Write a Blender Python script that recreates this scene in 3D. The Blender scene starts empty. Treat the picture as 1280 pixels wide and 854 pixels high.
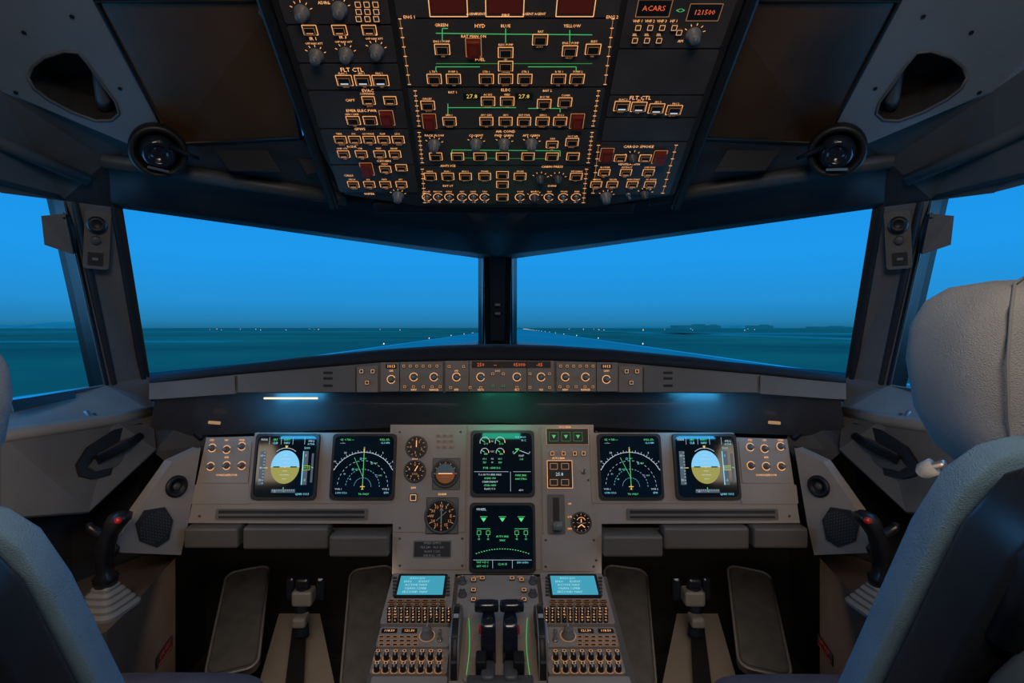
import bpy, math, random
from mathutils import Vector, Matrix
from mathutils.geometry import tessellate_polygon
random.seed(4)
F=700.0; CX=622.0; CY=410.0; EYE=Vector((0,0,1.25))
def P(px,py,y):
    return Vector(((px-CX)/F*y, y, EYE.z-(py-CY)/F*y))
sc=bpy.context.scene
# ---------------------------------------------------------------- materials
def M(name,col,rough=.5,metal=0,emit=0,noise=0,scale=30,bump=0,spec=.5,bscale=None):
    m=bpy.data.materials.new(name); m.use_nodes=True
    nt=m.node_tree; p=nt.nodes['Principled BSDF']
    c=(col[0],col[1],col[2],1)
    p.inputs['Base Color'].default_value=c
    p.inputs['Roughness'].default_value=rough
    p.inputs['Metallic'].default_value=metal
    p.inputs['Specular IOR Level'].default_value=spec
    if emit:
        p.inputs['Emission Color'].default_value=c
        p.inputs['Emission Strength'].default_value=emit
        p.inputs['Base Color'].default_value=(0,0,0,1)
        if hasattr(m,'cycles') and emit<20:
            try: m.cycles.emission_sampling='NONE'
            except Exception: pass
    tc=None
    if noise or bump:
        tc=nt.nodes.new('ShaderNodeTexCoord')
    if noise:
        n=nt.nodes.new('ShaderNodeTexNoise'); n.inputs['Scale'].default_value=scale; n.inputs['Detail'].default_value=5
        r=nt.nodes.new('ShaderNodeValToRGB')
        a=max(0,1-noise); b=1+noise
        r.color_ramp.elements[0].color=(col[0]*a,col[1]*a,col[2]*a,1); r.color_ramp.elements[0].position=.3
        r.color_ramp.elements[1].color=(col[0]*b,col[1]*b,col[2]*b,1); r.color_ramp.elements[1].position=.7
        nt.links.new(tc.outputs['Object'],n.inputs['Vector'])
        nt.links.new(n.outputs['Fac'],r.inputs['Fac']); nt.links.new(r.outputs['Color'],p.inputs['Base Color'])
    if bump:
        n2=nt.nodes.new('ShaderNodeTexNoise'); n2.inputs['Scale'].default_value=bscale or scale*6
        bp=nt.nodes.new('ShaderNodeBump'); bp.inputs['Strength'].default_value=bump; bp.inputs['Distance'].default_value=.002
        nt.links.new(tc.outputs['Object'],n2.inputs['Vector'])
        nt.links.new(n2.outputs['Fac'],bp.inputs['Height']); nt.links.new(bp.outputs['Normal'],p.inputs['Normal'])
    return m
PANEL=M('panel_paint',(.33,.28,.24),.5,noise=.10,scale=8,bump=.1)
PANELF=M('glareshield_unit_paint',(.21,.18,.155),.5,noise=.10,scale=8)
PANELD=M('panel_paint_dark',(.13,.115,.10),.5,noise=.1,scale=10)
PLATE=M('overhead_plate',(.022,.022,.024),.45,noise=.25,scale=12)
PLATE2=M('overhead_module',(.058,.050,.047),.4,noise=.2,scale=14)  # warm tint puts the amber glow into the plate colour
LINING=M('lining_paint',(.17,.215,.265),.6,noise=.08,scale=5,bump=.15,bscale=120)
POSTM=M('post_paint',(.098,.102,.108),.55,noise=.12,scale=9)
POSTD=M('post_paint_dark',(.05,.055,.06),.5,noise=.12,scale=9)
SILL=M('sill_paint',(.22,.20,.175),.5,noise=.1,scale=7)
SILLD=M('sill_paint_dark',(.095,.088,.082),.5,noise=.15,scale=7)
BROWM=M('brow_paint',(.018,.018,.022),.7,noise=.15,scale=6)
DARK=M('dark_lining',(.022,.021,.022),.65,noise=.2,scale=8)
BLACK=M('black_plastic',(.008,.008,.009),.5)
BLACKG=M('black_gloss',(.012,.016,.026),.15)
UNDER=M('glareshield_underside',(.045,.045,.05),.3)
SUEDE=M('glareshield_top',(.008,.008,.010),.9,noise=.3,scale=40)
BROWN=M('smoked_brown_panel',(.085,.038,.014),.28,noise=.6,scale=3)  # smoked brown, with warm reflections also put into the base colour
CONS=M('console_brown',(.14,.095,.07),.5,noise=.15,scale=10)
FLOORM=M('floor_carpet',(.05,.045,.045),.9,noise=.3,scale=80)
GREY=M('knob_grey',(.17,.165,.16),.4)
GREYD=M('grey_dark',(.07,.066,.064),.45,noise=.1)
RUBBER=M('footrest_rubber',(.07,.07,.072),.5,noise=.25,scale=25,bump=.3)
RIMG=M('footrest_rim',(.16,.155,.15),.3)
METAL=M('metal',(.35,.34,.33),.35,metal=.8)
FAB=M('seat_fabric_blue_grey',(.15,.27,.38),.9,noise=.12,scale=14,bump=.6,bscale=700)
FABD=M('seat_shell',(.014,.017,.024),.35,noise=.15)
FABP=M('seat_fabric_purple',(.11,.105,.15),.9,noise=.15,scale=20,bump=.6,bscale=700)
HEAD=M('headrest_fabric',(.37,.37,.37),.95,noise=.08,scale=25,bump=.8,bscale=900)
HEADS=M('headrest_seam',(.27,.27,.26),.95)
OLIVE=M('seat_back_olive',(.055,.058,.050),.6,noise=.1)
REDP=M('red_guard',(.20,.018,.01),.35)
AMB=M('amber_light',(1,.45,.17),emit=1.25)
AMBD=M('amber_light_dim',(1,.43,.17),emit=.5)
REDL=M('red_light',(1,.16,.04),emit=.8)
REDD=M('red_glow_dim',(.14,.014,.008),emit=.3)
GRN=M('green_light',(.12,.80,.24),emit=.6)
GRNB=M('green_display',(.12,.90,.30),emit=.85)
GRND=M('green_light_dim',(.08,.55,.12),emit=.4)
CYN=M('cyan_light',(.25,.8,1),emit=.9)
WHT=M('white_light',(.70,.85,1),emit=.75)
WHTD=M('white_print',(.42,.40,.37),.6)
YEL=M('yellow_light',(1,.72,.1),emit=.8)
MAG=M('magenta_light',(.9,.2,.9),emit=.6)
SKYB=M('attitude_sky',(.22,.62,.95),emit=.95)
GNDB=M('attitude_ground',(.40,.38,.09),emit=.8)
TAPE=M('tape_grey',(.08,.12,.16),emit=.8)
SCR=M('screen_glass',(.0012,.0035,.0065),.10,emit=1)
LCD=M('cdu_screen',(.06,.42,.58),emit=.8)
LCDT=M('cdu_text',(.45,.85,.95),emit=.9)
REDPR=M('red_print',(.7,.06,.03),.5)
ORPR=M('warm_lamp',(1,.55,.25),emit=.35)
WARMS=M('warm_strip',(1,.72,.45),emit=1.6)
STICKM=M('stick_black',(.012,.012,.014),.28)
BOOT=M('boot_grey',(.24,.23,.22),.6)
REDB=M('red_button',(.55,.02,.02),.3)
DIAL=M('dial_black',(.01,.01,.01),.3)
ORG=M('adi_orange',(.55,.16,.03),.5)
ADIB=M('adi_blue',(.10,.18,.22),.5)
# ---------------------------------------------------------------- mesh builder
_tc={}
def textdata(s):
    if s not in _tc:
        cu=bpy.data.curves.new('t','FONT'); cu.body=s; cu.size=1; cu.resolution_u=1
        cu.align_x='CENTER'; cu.align_y='CENTER'
        ob=bpy.data.objects.new('t',cu); sc.collection.objects.link(ob)
        bpy.context.view_layer.update()
        me=bpy.data.meshes.new_from_object(ob)
        _tc[s]=([v.co.copy() for v in me.vertices],[tuple(p.vertices) for p in me.polygons])
        bpy.data.objects.remove(ob); bpy.data.curves.remove(cu); bpy.data.meshes.remove(me)
    return _tc[s]
class B:
    def __init__(s): s.v=[];s.f=[];s.m=[];s.sm=[];s.mats=[];s.X=Matrix.Identity(4);s.wf=1;s.tf=1
    def add(s,vs,fs,mat,smooth=False):
        if mat not in s.mats: s.mats.append(mat)
        k=s.mats.index(mat); o=len(s.v)
        s.v+= [s.X@Vector(v) for v in vs]
        for f in fs:
            s.f.append([i+o for i in f]); s.m.append(k); s.sm.append(smooth)
    def box(s,c,d,mat):
        x,y,z=c; a,b,h=d[0]/2,d[1]/2,d[2]/2
        vs=[(x+i*a,y+j*b,z+k*h) for k in(-1,1) for j in(-1,1) for i in(-1,1)]
        s.add(vs,[(0,2,3,1),(4,5,7,6),(0,1,5,4),(2,6,7,3),(0,4,6,2),(1,3,7,5)],mat)
    def poly(s,pts,mat): s.add(pts,[tuple(range(len(pts)))],mat)
    def prism(s,pts,n0,n1,mat,side=None):
        k=len(pts); vs=[(p[0],p[1],n0) for p in pts]+[(p[0],p[1],n1) for p in pts]
        tris=tessellate_polygon([[Vector((p[0],p[1],0)) for p in pts]])
        s.add(vs,[tuple(t) for t in tris]+[tuple(i+k for i in t) for t in tris],mat)
        s.add(vs,[(i,(i+1)%k,(i+1)%k+k,i+k) for i in range(k)],side or mat)
    def holed(s,outer,holes,n,mat,depth,inmat):
        loops=[outer]+holes
        tris=tessellate_polygon([[Vector((p[0],p[1],0)) for p in l] for l in loops])
        flat=[(p[0],p[1],n) for l in loops for p in l]
        s.add(flat,[tuple(t) for t in tris],mat)
        for h in holes:
            k=len(h); vs=[(p[0],p[1],n) for p in h]+[(p[0],p[1],n-depth) for p in h]
            s.add(vs,[(i,(i+1)%k,(i+1)%k+k,i+k) for i in range(k)],inmat)
            t2=tessellate_polygon([[Vector((p[0],p[1],0)) for p in h]])
            s.add([(p[0],p[1],n-depth) for p in h],[tuple(t) for t in t2],inmat)
    def lathe(s,u,v,prof,mat,seg=16,n=0,smooth=True):
        vs=[];fs=[]
        for r,z in prof:
            for i in range(seg):
                a=2*math.pi*i/seg; vs.append((u+r*math.cos(a),v+r*math.sin(a),n+z))
        for j in range(len(prof)-1):
            for i in range(seg):
                i2=(i+1)%seg; fs.append((j*seg+i,j*seg+i2,(j+1)*seg+i2,(j+1)*seg+i))
        fs.append(tuple(range((len(prof)-1)*seg,len(prof)*seg)))
        s.add(vs,fs,mat,smooth)
    def ring(s,u,v,r0,r1,n,mat,a0=0,a1=360,seg=None,ry=1):
        r1=r0+(r1-r0)*s.wf
        seg=seg or max(3,int(abs(a1-a0)/12)); vs=[];fs=[]
        for i in range(seg+1):
            a=math.radians(a0+(a1-a0)*i/seg)
            for r in(r0,r1): vs.append((u+r*math.cos(a),v+r*math.sin(a)*ry,n))
        for i in range(seg): fs.append((2*i,2*i+1,2*i+3,2*i+2))
        s.add(vs,fs,mat)
    def disc(s,u,v,r,n,mat,seg=20,ry=1,a0=0,a1=360):
        k=seg; vs=[(u+r*math.cos(math.radians(a0+(a1-a0)*i/k)),v+ry*r*math.sin(math.radians(a0+(a1-a0)*i/k)),n) for i in range(k+(a1-a0<360))]
        s.add(vs,[tuple(range(len(vs)))],mat)
    def line(s,u0,v0,u1,v1,w,n,mat):
        d=Vector((u1-u0,v1-v0)); 
        if d.length<1e-7:return
        q=Vector((-d.y,d.x)).normalized()*w/2*s.wf
        s.add([(u0-q.x,v0-q.y,n),(u1-q.x,v1-q.y,n),(u1+q.x,v1+q.y,n),(u0+q.x,v0+q.y,n)],[(0,1,2,3)],mat)
    def rect(s,u,v,w,h,t,n,mat):
        for a,b,c,d in((u-w/2,v-h/2,u+w/2,v-h/2),(u-w/2,v+h/2,u+w/2,v+h/2)): s.line(a,b,c,d,t,n,mat)
        for a,b,c,d in((u-w/2,v-h/2,u-w/2,v+h/2),(u+w/2,v-h/2,u+w/2,v+h/2)): s.line(a,b,c,d,t,n,mat)
    def fill(s,u,v,w,h,n,mat): s.add([(u-w/2,v-h/2,n),(u+w/2,v-h/2,n),(u+w/2,v+h/2,n),(u-w/2,v+h/2,n)],[(0,1,2,3)],mat)
    def text(s,t,u,v,size,n,mat,bold=0):
        vs,fs=textdata(t); size*=s.tf
        s.add([(u+p.x*size,v+p.y*size,n) for p in vs],fs,mat)
    def tube(s,pts,r,mat,seg=10,smooth=True,caps=True):
        pts=[Vector(p) for p in pts]; rs=r if isinstance(r,(list,tuple)) else [r]*len(pts)
        vs=[];fs=[];ref=None
        for i,p in enumerate(pts):
            d=(pts[min(i+1,len(pts)-1)]-pts[max(i-1,0)]).normalized()
            if ref is None: ref=d.orthogonal().normalized()
            ref=(ref-d*ref.dot(d)).normalized(); b=d.cross(ref)
            for k in range(seg):
                a=2*math.pi*k/seg; vs.append(p+(ref*math.cos(a)+b*math.sin(a))*rs[i])
        for i in range(len(pts)-1):
            for k in range(seg):
                k2=(k+1)%seg; fs.append((i*seg+k,i*seg+k2,(i+1)*seg+k2,(i+1)*seg+k))
        if caps: fs+= [tuple(range(seg)),tuple(range((len(pts)-1)*seg,len(pts)*seg))]
        s.add(vs,fs,mat,smooth)
    def stack(s,secs,mat,e=4,seg=28,smooth=True,mats=None):
        vs=[];fs=[]
        for z,cx,cy,hw,hd in secs:
            for i in range(seg):
                a=2*math.pi*i/seg; c,q=math.cos(a),math.sin(a)
                vs.append((cx+hw*math.copysign(abs(c)**(2/e),c),cy+hd*math.copysign(abs(q)**(2/e),q),z))
        for j in range(len(secs)-1):
            for i in range(seg):
                i2=(i+1)%seg; fs.append((j*seg+i,j*seg+i2,(j+1)*seg+i2,(j+1)*seg+i))
        fs.append(tuple(range(seg))[::-1]); fs.append(tuple(range((len(secs)-1)*seg,len(secs)*seg)))
        s.add(vs,fs,mat,smooth)
    def grid(s,rows,mat,smooth=False):
        k=len(rows[0]); vs=[p for r in rows for p in r]
        fs=[(j*k+i,j*k+i+1,(j+1)*k+i+1,(j+1)*k+i) for j in range(len(rows)-1) for i in range(k-1)]
        s.add(vs,fs,mat,smooth)
def mk(name,b,parent=None,loc=None,bevel=0,solid=0,label=None,cat=None,kind=None,group=None,sub=0,mx=None):
    me=bpy.data.meshes.new(name); me.from_pydata([tuple(v) for v in b.v],[],b.f)
    for m in b.mats: me.materials.append(m)
    for i,p in enumerate(me.polygons): p.material_index=b.m[i]; p.use_smooth=b.sm[i]
    me.update()
    o=bpy.data.objects.new(name,me); sc.collection.objects.link(o)
    if parent: o.parent=parent
    if loc is not None: o.location=loc
    if mx is not None: o.matrix_world=mx
    if solid:
        q=o.modifiers.new('s','SOLIDIFY'); q.thickness=solid; q.offset=0
    if bevel:
        q=o.modifiers.new('b','BEVEL'); q.width=bevel; q.segments=2; q.limit_method='ANGLE'; q.angle_limit=math.radians(40)
    if sub:
        q=o.modifiers.new('u','SUBSURF'); q.levels=sub; q.render_levels=sub
    if label: o['label']=label
    if cat: o['category']=cat
    if kind: o['kind']=kind
    if group: o['group']=group
    return o
def thing(name,label,cat,mx=None,group=None):
    o=bpy.data.objects.new(name,None); sc.collection.objects.link(o); o.empty_display_size=.05
    if mx is not None: o.matrix_world=mx
    o['label']=label; o['category']=cat
    if group:o['group']=group
    return o
def inst(name,me,parent,loc,rz=0,scale=None,label=None,group=None):
    o=bpy.data.objects.new(name,me); sc.collection.objects.link(o); o.parent=parent; o.location=loc
    o.rotation_euler=(0,0,rz)
    if scale: o.scale=scale
    if label:o['label']=label
    return o
def meshof(b,name,bevel=0):
    o=mk(name,b); me=o.data; bpy.data.objects.remove(o); return me
def word(name,parent,t,u,v,size,n,mat):
    b=B(); b.text(t,0,0,size,0,mat); return mk(name,b,parent,(u,v,n))
class Fr:
    def __init__(s,O,u,v):
        s.O=O; s.u=u.normalized(); s.n=s.u.cross(v).normalized(); s.v=s.n.cross(s.u)
    def mat(s):
        m=Matrix((s.u,s.v,s.n)).transposed().to_4x4(); m.translation=s.O; return m
    def uv(s,px,py):
        d=Vector(((px-CX)/F,1,-(py-CY)/F)); t=(s.O-EYE).dot(s.n)/d.dot(s.n); p=EYE+d*t-s.O
        return (p.dot(s.u),p.dot(s.v))
    def box(s,x0,y0,x1,y1):
        a=s.uv(x0,y0); b=s.uv(x1,y0); c=s.uv(x0,y1); d=s.uv(x1,y1)
        u0=(a[0]+c[0])/2; u1=(b[0]+d[0])/2; v1=(a[1]+b[1])/2; v0=(c[1]+d[1])/2
        return ((u0+u1)/2,(v0+v1)/2,u1-u0,v1-v0)
    def pts(s,l): return [s.uv(*p) for p in l]
def rrect(u,v,w,h,r,k=4):
    out=[]
    for cx,cy,a in((w/2-r,h/2-r,0),(-w/2+r,h/2-r,90),(-w/2+r,-h/2+r,180),(w/2-r,-h/2+r,270)):
        for i in range(k+1):
            t=math.radians(a+90*i/k); out.append((u+cx+r*math.cos(t),v+cy+r*math.sin(t)))
    return out
def mx_(v): return Vector((-v[0],v[1],v[2]))
XU=Vector((1,0,0))
# ---------------------------------------------------------------- shell
A0=Vector((-.97,.3,1.86)); A00=Vector((-.97,-1,1.86))
A1=P(0,112,1.07); A2=P(135,200,1.30)
W1=P(153,260,1.40); W2=P(187,471,1.55); W3=P(603,432,2.10); W4=P(603,323,1.87)
S1=P(78,250,1.33); S1b=P(0,240,1.18); S2=P(130,482,1.45); S3=Vector((-1.10,.62,1.08)); S4=Vector((-1.05,.62,1.53))
B0=P(120,0,.98); B1=P(215,180,1.25); B2=P(165,180,1.27); B3=P(376,172,1.22); B4=P(346,0,.95)
E1=P(432,246,1.345); E2=P(622,262,1.35)
def lerp(a,b,t): return a+(b-a)*t
ti=1
for side,sg in(('left',1),('right',-1)):
    q=(lambda v:Vector(v)) if sg==1 else mx_
    b=B()
    def Q(mat,*pts): b.poly([q(p) for p in pts],mat)
    Q(POSTM,A0,A1,S1b,S4); Q(POSTM,A1,A2,S1,S1b); Q(BROWM,A2,W1,S1)
    Q(POSTM,A00,A0,S4,Vector((-1.07,-1,1.53)))
    Q(DARK,Vector((-1.07,-1,1.53)),S4,S3,Vector((-1.1,-1,1.08)))
    Q(POSTM,S1,W1,W2,S2)
    Q(POSTM,A1,A2,B2)
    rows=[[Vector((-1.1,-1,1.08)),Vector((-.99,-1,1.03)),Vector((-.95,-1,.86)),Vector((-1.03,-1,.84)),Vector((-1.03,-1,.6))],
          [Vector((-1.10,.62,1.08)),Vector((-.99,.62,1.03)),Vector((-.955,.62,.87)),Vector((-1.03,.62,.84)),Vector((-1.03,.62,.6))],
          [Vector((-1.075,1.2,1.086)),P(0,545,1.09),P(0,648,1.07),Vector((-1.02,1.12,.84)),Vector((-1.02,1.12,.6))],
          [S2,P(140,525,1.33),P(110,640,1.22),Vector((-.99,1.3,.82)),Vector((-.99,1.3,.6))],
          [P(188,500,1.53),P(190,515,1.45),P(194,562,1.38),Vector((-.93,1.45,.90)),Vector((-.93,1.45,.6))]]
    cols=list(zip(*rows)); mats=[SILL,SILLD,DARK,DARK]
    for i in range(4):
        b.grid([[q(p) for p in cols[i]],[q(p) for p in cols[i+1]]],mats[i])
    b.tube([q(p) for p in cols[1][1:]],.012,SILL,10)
    b.tube([q(lerp(A0,S4,.5)),q(lerp(A1,S1b,.5)),q(lerp(A2,S1,.5)+Vector((.01,-.01,0)))],.012,POSTM,8)
    b.tube([q(lerp(S1,W1,.85)),q(lerp(S2,W2,.85))],.006,POSTD,8); b.tube([q(lerp(S1,W1,.2)),q(lerp(S2,W2,.2))],.006,POSTD,8)
    Q(POSTM,S2,W2,P(188,500,1.53))
    mk('trim_%d'%ti,b,solid=.006,kind='structure',label='grey painted side lining with window post and sill'); ti+=1
    b=B(); b.box((-1.13*sg,.58,.53),(.02,3.2,1.10),DARK)
    mk('wall_'+side,b,kind='structure',label='dark lower cockpit side wall')
    b=B()
    cin=[Vector((-1.10,-1,1.078)),Vector((-1.10,.62,1.078)),S2+Vector((-.01,0,-.006)),W2+Vector((0,.01,-.004)),W3+Vector((0,.01,-.004)),Vector((0,2.10,1.185))]
    cout=[Vector((-1.14,-1,1.07)),Vector((-1.14,.62,1.07)),Vector((-1.14,1.5,1.07)),Vector((-1.14,2.16,1.07)),Vector((-.4,2.16,1.07)),Vector((0,2.16,1.07))]
    b.grid([[q(p) for p in cin],[q(p) for p in cout]],DARK)
    mk('trim_%d'%ti,b,solid=.004,kind='structure',label='dark cowl below the windows'); ti+=1
    b=B(); N=10; rows=[]
    for i in range(N+1):
        t=i/N
        top=lerp(A2,E1,t/.62) if t<.62 else lerp(E1,E2,(t-.62)/.38)
        bt=lerp(W1,W4,t) if i<N else Vector((0,1.87,1.482))
        m1=lerp(top,bt,.45)+Vector((0,-.015,-.005)); m2=lerp(top,bt,.8)+Vector((0,-.03,-.012))
        rows.append([q(top),q(m1),q(m2),q(bt)])
    b.grid(rows,BROWM,True)
    Q(DARK,A2,B2,B1,lerp(A2,E1,.45)); Q(DARK,lerp(A2,E1,.45),B1,B3,E1)
    Q(BROWM,E1,E2,Vector((0,1.2,1.75)),Vector((-.34,1.2,1.72))); Q(BROWM,E1,B3,Vector((-.34,1.2,1.72)))
    b.tube([q(A2+Vector((0,-.01,-.005))),q(lerp(A2,E1,.5)+Vector((0,-.012,-.006))),q(E1+Vector((0,-.0,-.004)))],.016,POSTD,10)
    mk('trim_%d'%ti,b,solid=.004,kind='structure',label='dark padded brow above the windshield'); ti+=1
    fr=Fr(B0,B1-B0,A1-B0)
    b=B()
    tear=[(35,97),(40,84),(55,72),(80,64),(98,66),(110,80),(128,105),(145,128),(149,142),(140,150),(120,151),(90,140),(60,124),(42,110)]
    outer=[(120,0),(215,180),(165,182),(0,112)]
    u=lambda l:[fr.uv(*p) for p in l]
    oo=u(outer)
    pa=(A0-fr.O); oo.append((pa.dot(fr.u),pa.dot(fr.v)))
    pb=Vector((-.70,.3,2.0))-fr.O; oo.append((pb.dot(fr.u),pb.dot(fr.v)))
    flip=Matrix.Scale(-1,4,XU) if sg==-1 else Matrix.Identity(4)
    sgn=1 if (EYE-fr.O).dot(fr.n)>0 else -1
    o4=fr.mat()@Vector((oo[4][0],oo[4][1],0)); o5=fr.mat()@Vector((oo[5][0],oo[5][1],0))
    b.poly([q(A1),q(A0),q(o4)],LINING); b.poly([q(o4),q(A0),q(Vector((-.70,.3,2.0))),q(o5)],LINING)
    b.X=flip@fr.mat()
    b.holed(oo,[u(tear)],0,LINING,.07*sgn,DARK)
    tp=u(tear)
    b.tube([(p[0],p[1],0) for p in tp+tp[:1]],.003,POSTM,seg=6)
    c=fr.uv(128,128); b.tube([(c[0]-.04,c[1]-.01,-.04*sgn),(c[0]+.0,c[1],-.015*sgn),(c[0]+.03,c[1]+.015,-.035*sgn)],.014,POSTM)
    for pp in((30,40),(90,20),(150,110),(20,115)):
        c=fr.uv(*pp); b.disc(c[0],c[1],.004,.002*sgn,BLACK,8)
    mk('trim_%d'%ti,b,kind='structure',label='pale grey ceiling side lining with teardrop opening'); ti+=1
    b=B()
    pts=[q(B4),q(B3),q(B1),q(B0),q(Vector((-.70,.3,2.0))),q(Vector((-.41,.3,2.02)))]
    b.poly(pts[:4],BROWN); b.poly([pts[0],pts[3],pts[4],pts[5]],BROWN)
    b.tube(pts[:4]+pts[:1],.006,BLACK,6)
    pm=mk('smoked_panel',b,label='glossy dark brown smoked panel set in the ceiling',cat='ceiling panel')
b=B()
b.poly([(-.97,-1,1.86),(-.70,-1,2.0),(-.70,.3,2.0),(-.97,.3,1.86)],LINING)
b.poly([(.97,-1,1.86),(.70,-1,2.0),(.70,.3,2.0),(.97,.3,1.86)],LINING)
b.poly([(-.70,-1,2.0),(.70,-1,2.0),(.70,.3,2.02),(-.70,.3,2.02)],LINING)
b.poly([(-.43,.3,2.02),(.43,.3,2.02),(.43,1.25,1.74),(-.43,1.25,1.74)],DARK)
mk('ceiling',b,solid=.004,kind='structure',label='grey cockpit ceiling')
b=B(); b.box((0,.58,-.01),(2.3,3.2,.02),FLOORM); mk('floor',b,kind='structure',label='dark cockpit floor')
b=B(); b.box((0,2.16,.525),(2.30,.02,1.10),DARK); mk('wall_front',b,kind='structure',label='dark lower front bulkhead')
b=B(); b.poly([(-1.12,-1,0),(1.12,-1,0),(1.12,-1,1.1),(1.07,-1,1.53),(.97,-1,1.86),(.7,-1,2.01),(-.7,-1,2.01),(-.97,-1,1.86),(-1.07,-1,1.53),(-1.12,-1,1.1)],DARK)
mk('wall_back',b,solid=.01,kind='structure',label='dark rear cockpit bulkhead')
b=B()
def bar(b,p0,p1,w,d,mat,out=Vector((0,1,0))):
    dr=(p1-p0).normalized(); sd=dr.cross(out).normalized(); o2=sd.cross(dr).normalized()
    vs=[]
    for p in(p0,p1):
        for i,j in((-1,-1),(1,-1),(1,1),(-1,1)): vs.append(p+sd*i*w/2+o2*j*d/2)
    b.add(vs,[(0,1,2,3),(4,7,6,5),(0,4,5,1),(1,5,6,2),(2,6,7,3),(3,7,4,0)],mat)
bar(b,Vector((0,2.10,1.17)),Vector((0,1.84,1.51)),.094,.03,BLACK)
bar(b,Vector((0,2.065,1.21)),Vector((0,1.82,1.51)),.05,.03,BROWM)
for z,yy in((1.30,1.965),(1.33,1.94)): b.box((0,yy,z),(.02,.02,.012),GREYD)
b.box((0,1.74,1.505),(.05,.10,.03),BLACK)
mk('trim_%d'%ti,b,bevel=.003,kind='structure',label='black centre post between the windshields')
wi=1
for sg in(1,-1):
    q=(lambda v:Vector(v)) if sg==1 else mx_
    for loop,w in(((W1,W4,W3,W2),.035),((S1,S4,S3,S2),.022)):
        b=B(); L=[q(p) for p in loop]; c=sum(L,Vector())/4
        ww=[w*.7]*4
        if loop[0] is W1: ww=[w*.7,.006,.006,w*.7]
        inner=[p+(c-p).normalized()*.001 for p in L]; outr=[p-(c-p).normalized()*x for p,x in zip(L,ww)]
        nn=(L[1]-L[0]).cross(L[3]-L[0]).normalized()
        if (EYE-c).dot(nn)<0: nn=-nn
        vs=[p+nn*.006 for p in inner]+[p+nn*.008 for p in outr]+[p-nn*.03-(c-p).normalized()*.01 for p in inner]+[p-nn*.05 for p in outr]
        fs=[]
        for i in range(4):
            j=(i+1)%4
            fs+=[(i,j,j+4,i+4),(i,j,j+8,i+8),(i+4,j+4,j+12,i+12)]
        b.add(vs,fs,BLACK)
        mk('window_%d'%wi,b,kind='structure',label='window opening with black rubber frame'); wi+=1
# ---------------------------------------------------------------- common controls
def knobmesh(r,h,mat,ptr=WHTD,seg=16):
    b=B(); b.lathe(0,0,[(r*1.15,0),(r*1.15,h*.2),(r*.85,h*.28),(r*.8,h*.9),(r*.65,h),],mat,seg)
    b.fill(0,r*.42,r*.22,r*.7,h+.0004,ptr); return meshof(b,'knob')
K_S=knobmesh(.007,.012,GREYD); K_M=knobmesh(.009,.014,GREYD); K_L=knobmesh(.0115,.020,GREY)
def knobamb():
    b=B(); b.lathe(0,0,[(.009,0),(.009,.004),(.007,.005),(.006,.015),(.005,.016)],GREY,14)
    b.ring(0,0,.0112,.0128,.0006,AMB,20,340); return meshof(b,'knob')
K_A=knobamb()
def tog():
    b=B(); b.lathe(0,0,[(.006,0),(.006,.003),(.003,.004)],METAL,10)
    b.tube([(0,0,.002),(0,.004,.014),(0,.006,.020)],[.002,.0025,.0035],GREY,8); return meshof(b,'toggle')
TOG=tog()
def pb(w,h,rim,inner=None,bars=None,top=.006):
    b=B(); pts=rrect(0,0,w*.86,h*.86,.002,2); b.prism(pts,0,top,BLACK)
    b.rect(0,0,w,h,.0011,.0012,rim)
    b.rect(0,0,w*.74,h*.70,.0005,top+.0003,AMBD)
    if inner: b.fill(0,0,w*.7,h*.6,top+.0004,inner)
    if bars: b.fill(0,-h*.18,w*.5,h*.12,top+.0006,bars)
    return meshof(b,'pushbutton')
PB=pb(.026,.019,AMB); PB2=pb(.024,.017,AMB,bars=AMBD); PBW=pb(.029,.021,AMB,bars=WHT)
def guard():
    b=B(); b.box((0,0,.006),(.022,.028,.012),REDP); b.rect(0,0,.027,.034,.0011,.001,AMBD); b.fill(0,0,.014,.018,.0125,REDD); return meshof(b,'guarded_switch')
GD=guard()
def sqb(w,h,col=AMBD):
    b=B(); b.prism(rrect(0,0,w,h,min(w,h)*.15,2),0,.004,GREYD); b.rect(0,0,w*.7,h*.7,.0007,.0043,col); return meshof(b,'pushbutton')
SQ=sqb(.012,.012); SQA=sqb(.012,.012,AMB); SQG=sqb(.014,.011,GRN)
# ---------------------------------------------------------------- overhead panel
fo=Fr(P(622,255,1.31),XU,P(622,0,.92)-P(622,255,1.31))
ov=thing('overhead_panel','dark overhead switch panel with amber lit pushbuttons','overhead panel',fo.mat())
vv=lambda y: fo.uv(622,y)[1]
b=B()
bl=fo.pts([(430,243),(528,258),(735,260),(843,243)])
outl=bl+[(.405,.16),(.405,.72),(-.372,.72),(-.372,.16)]
b.prism(outl,-.05,0,PLATE)
mk('panel_body',b,ov,bevel=.004)
ysC=[255,206,160,108,22,-60]; ysL=[240,205,160,112,78,30,-60]; ysR=[243,176,146,118,60,-60]
for ys,u0,u1 in((ysC,-.172,.205),(ysL,-.362,-.178),(ysR,.211,.395)):
    for i in range(len(ys)-1):
        v0,v1=vv(ys[i]),vv(ys[i+1]); b=B(); b.prism(rrect((u0+u1)/2,(v0+v1)/2,u1-u0-.005,v1-v0-.004,.003,1),0,.003,PLATE2)
        mk('module_plate',b,ov,bevel=.001)
lg=B(); Z=.0040; lg.tf=.82; lg.wf=.65
def otext(s,px,py,size=.0085,m=AMB): u,v=fo.uv(px,py); lg.text(s,u,v,size,Z,m)
def oline(pts,m=GRN,w=.002):
    p=fo.pts(pts)
    for a,c in zip(p,p[1:]): lg.line(a[0],a[1],c[0],c[1],w,Z,m)
cnt=[0]
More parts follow.
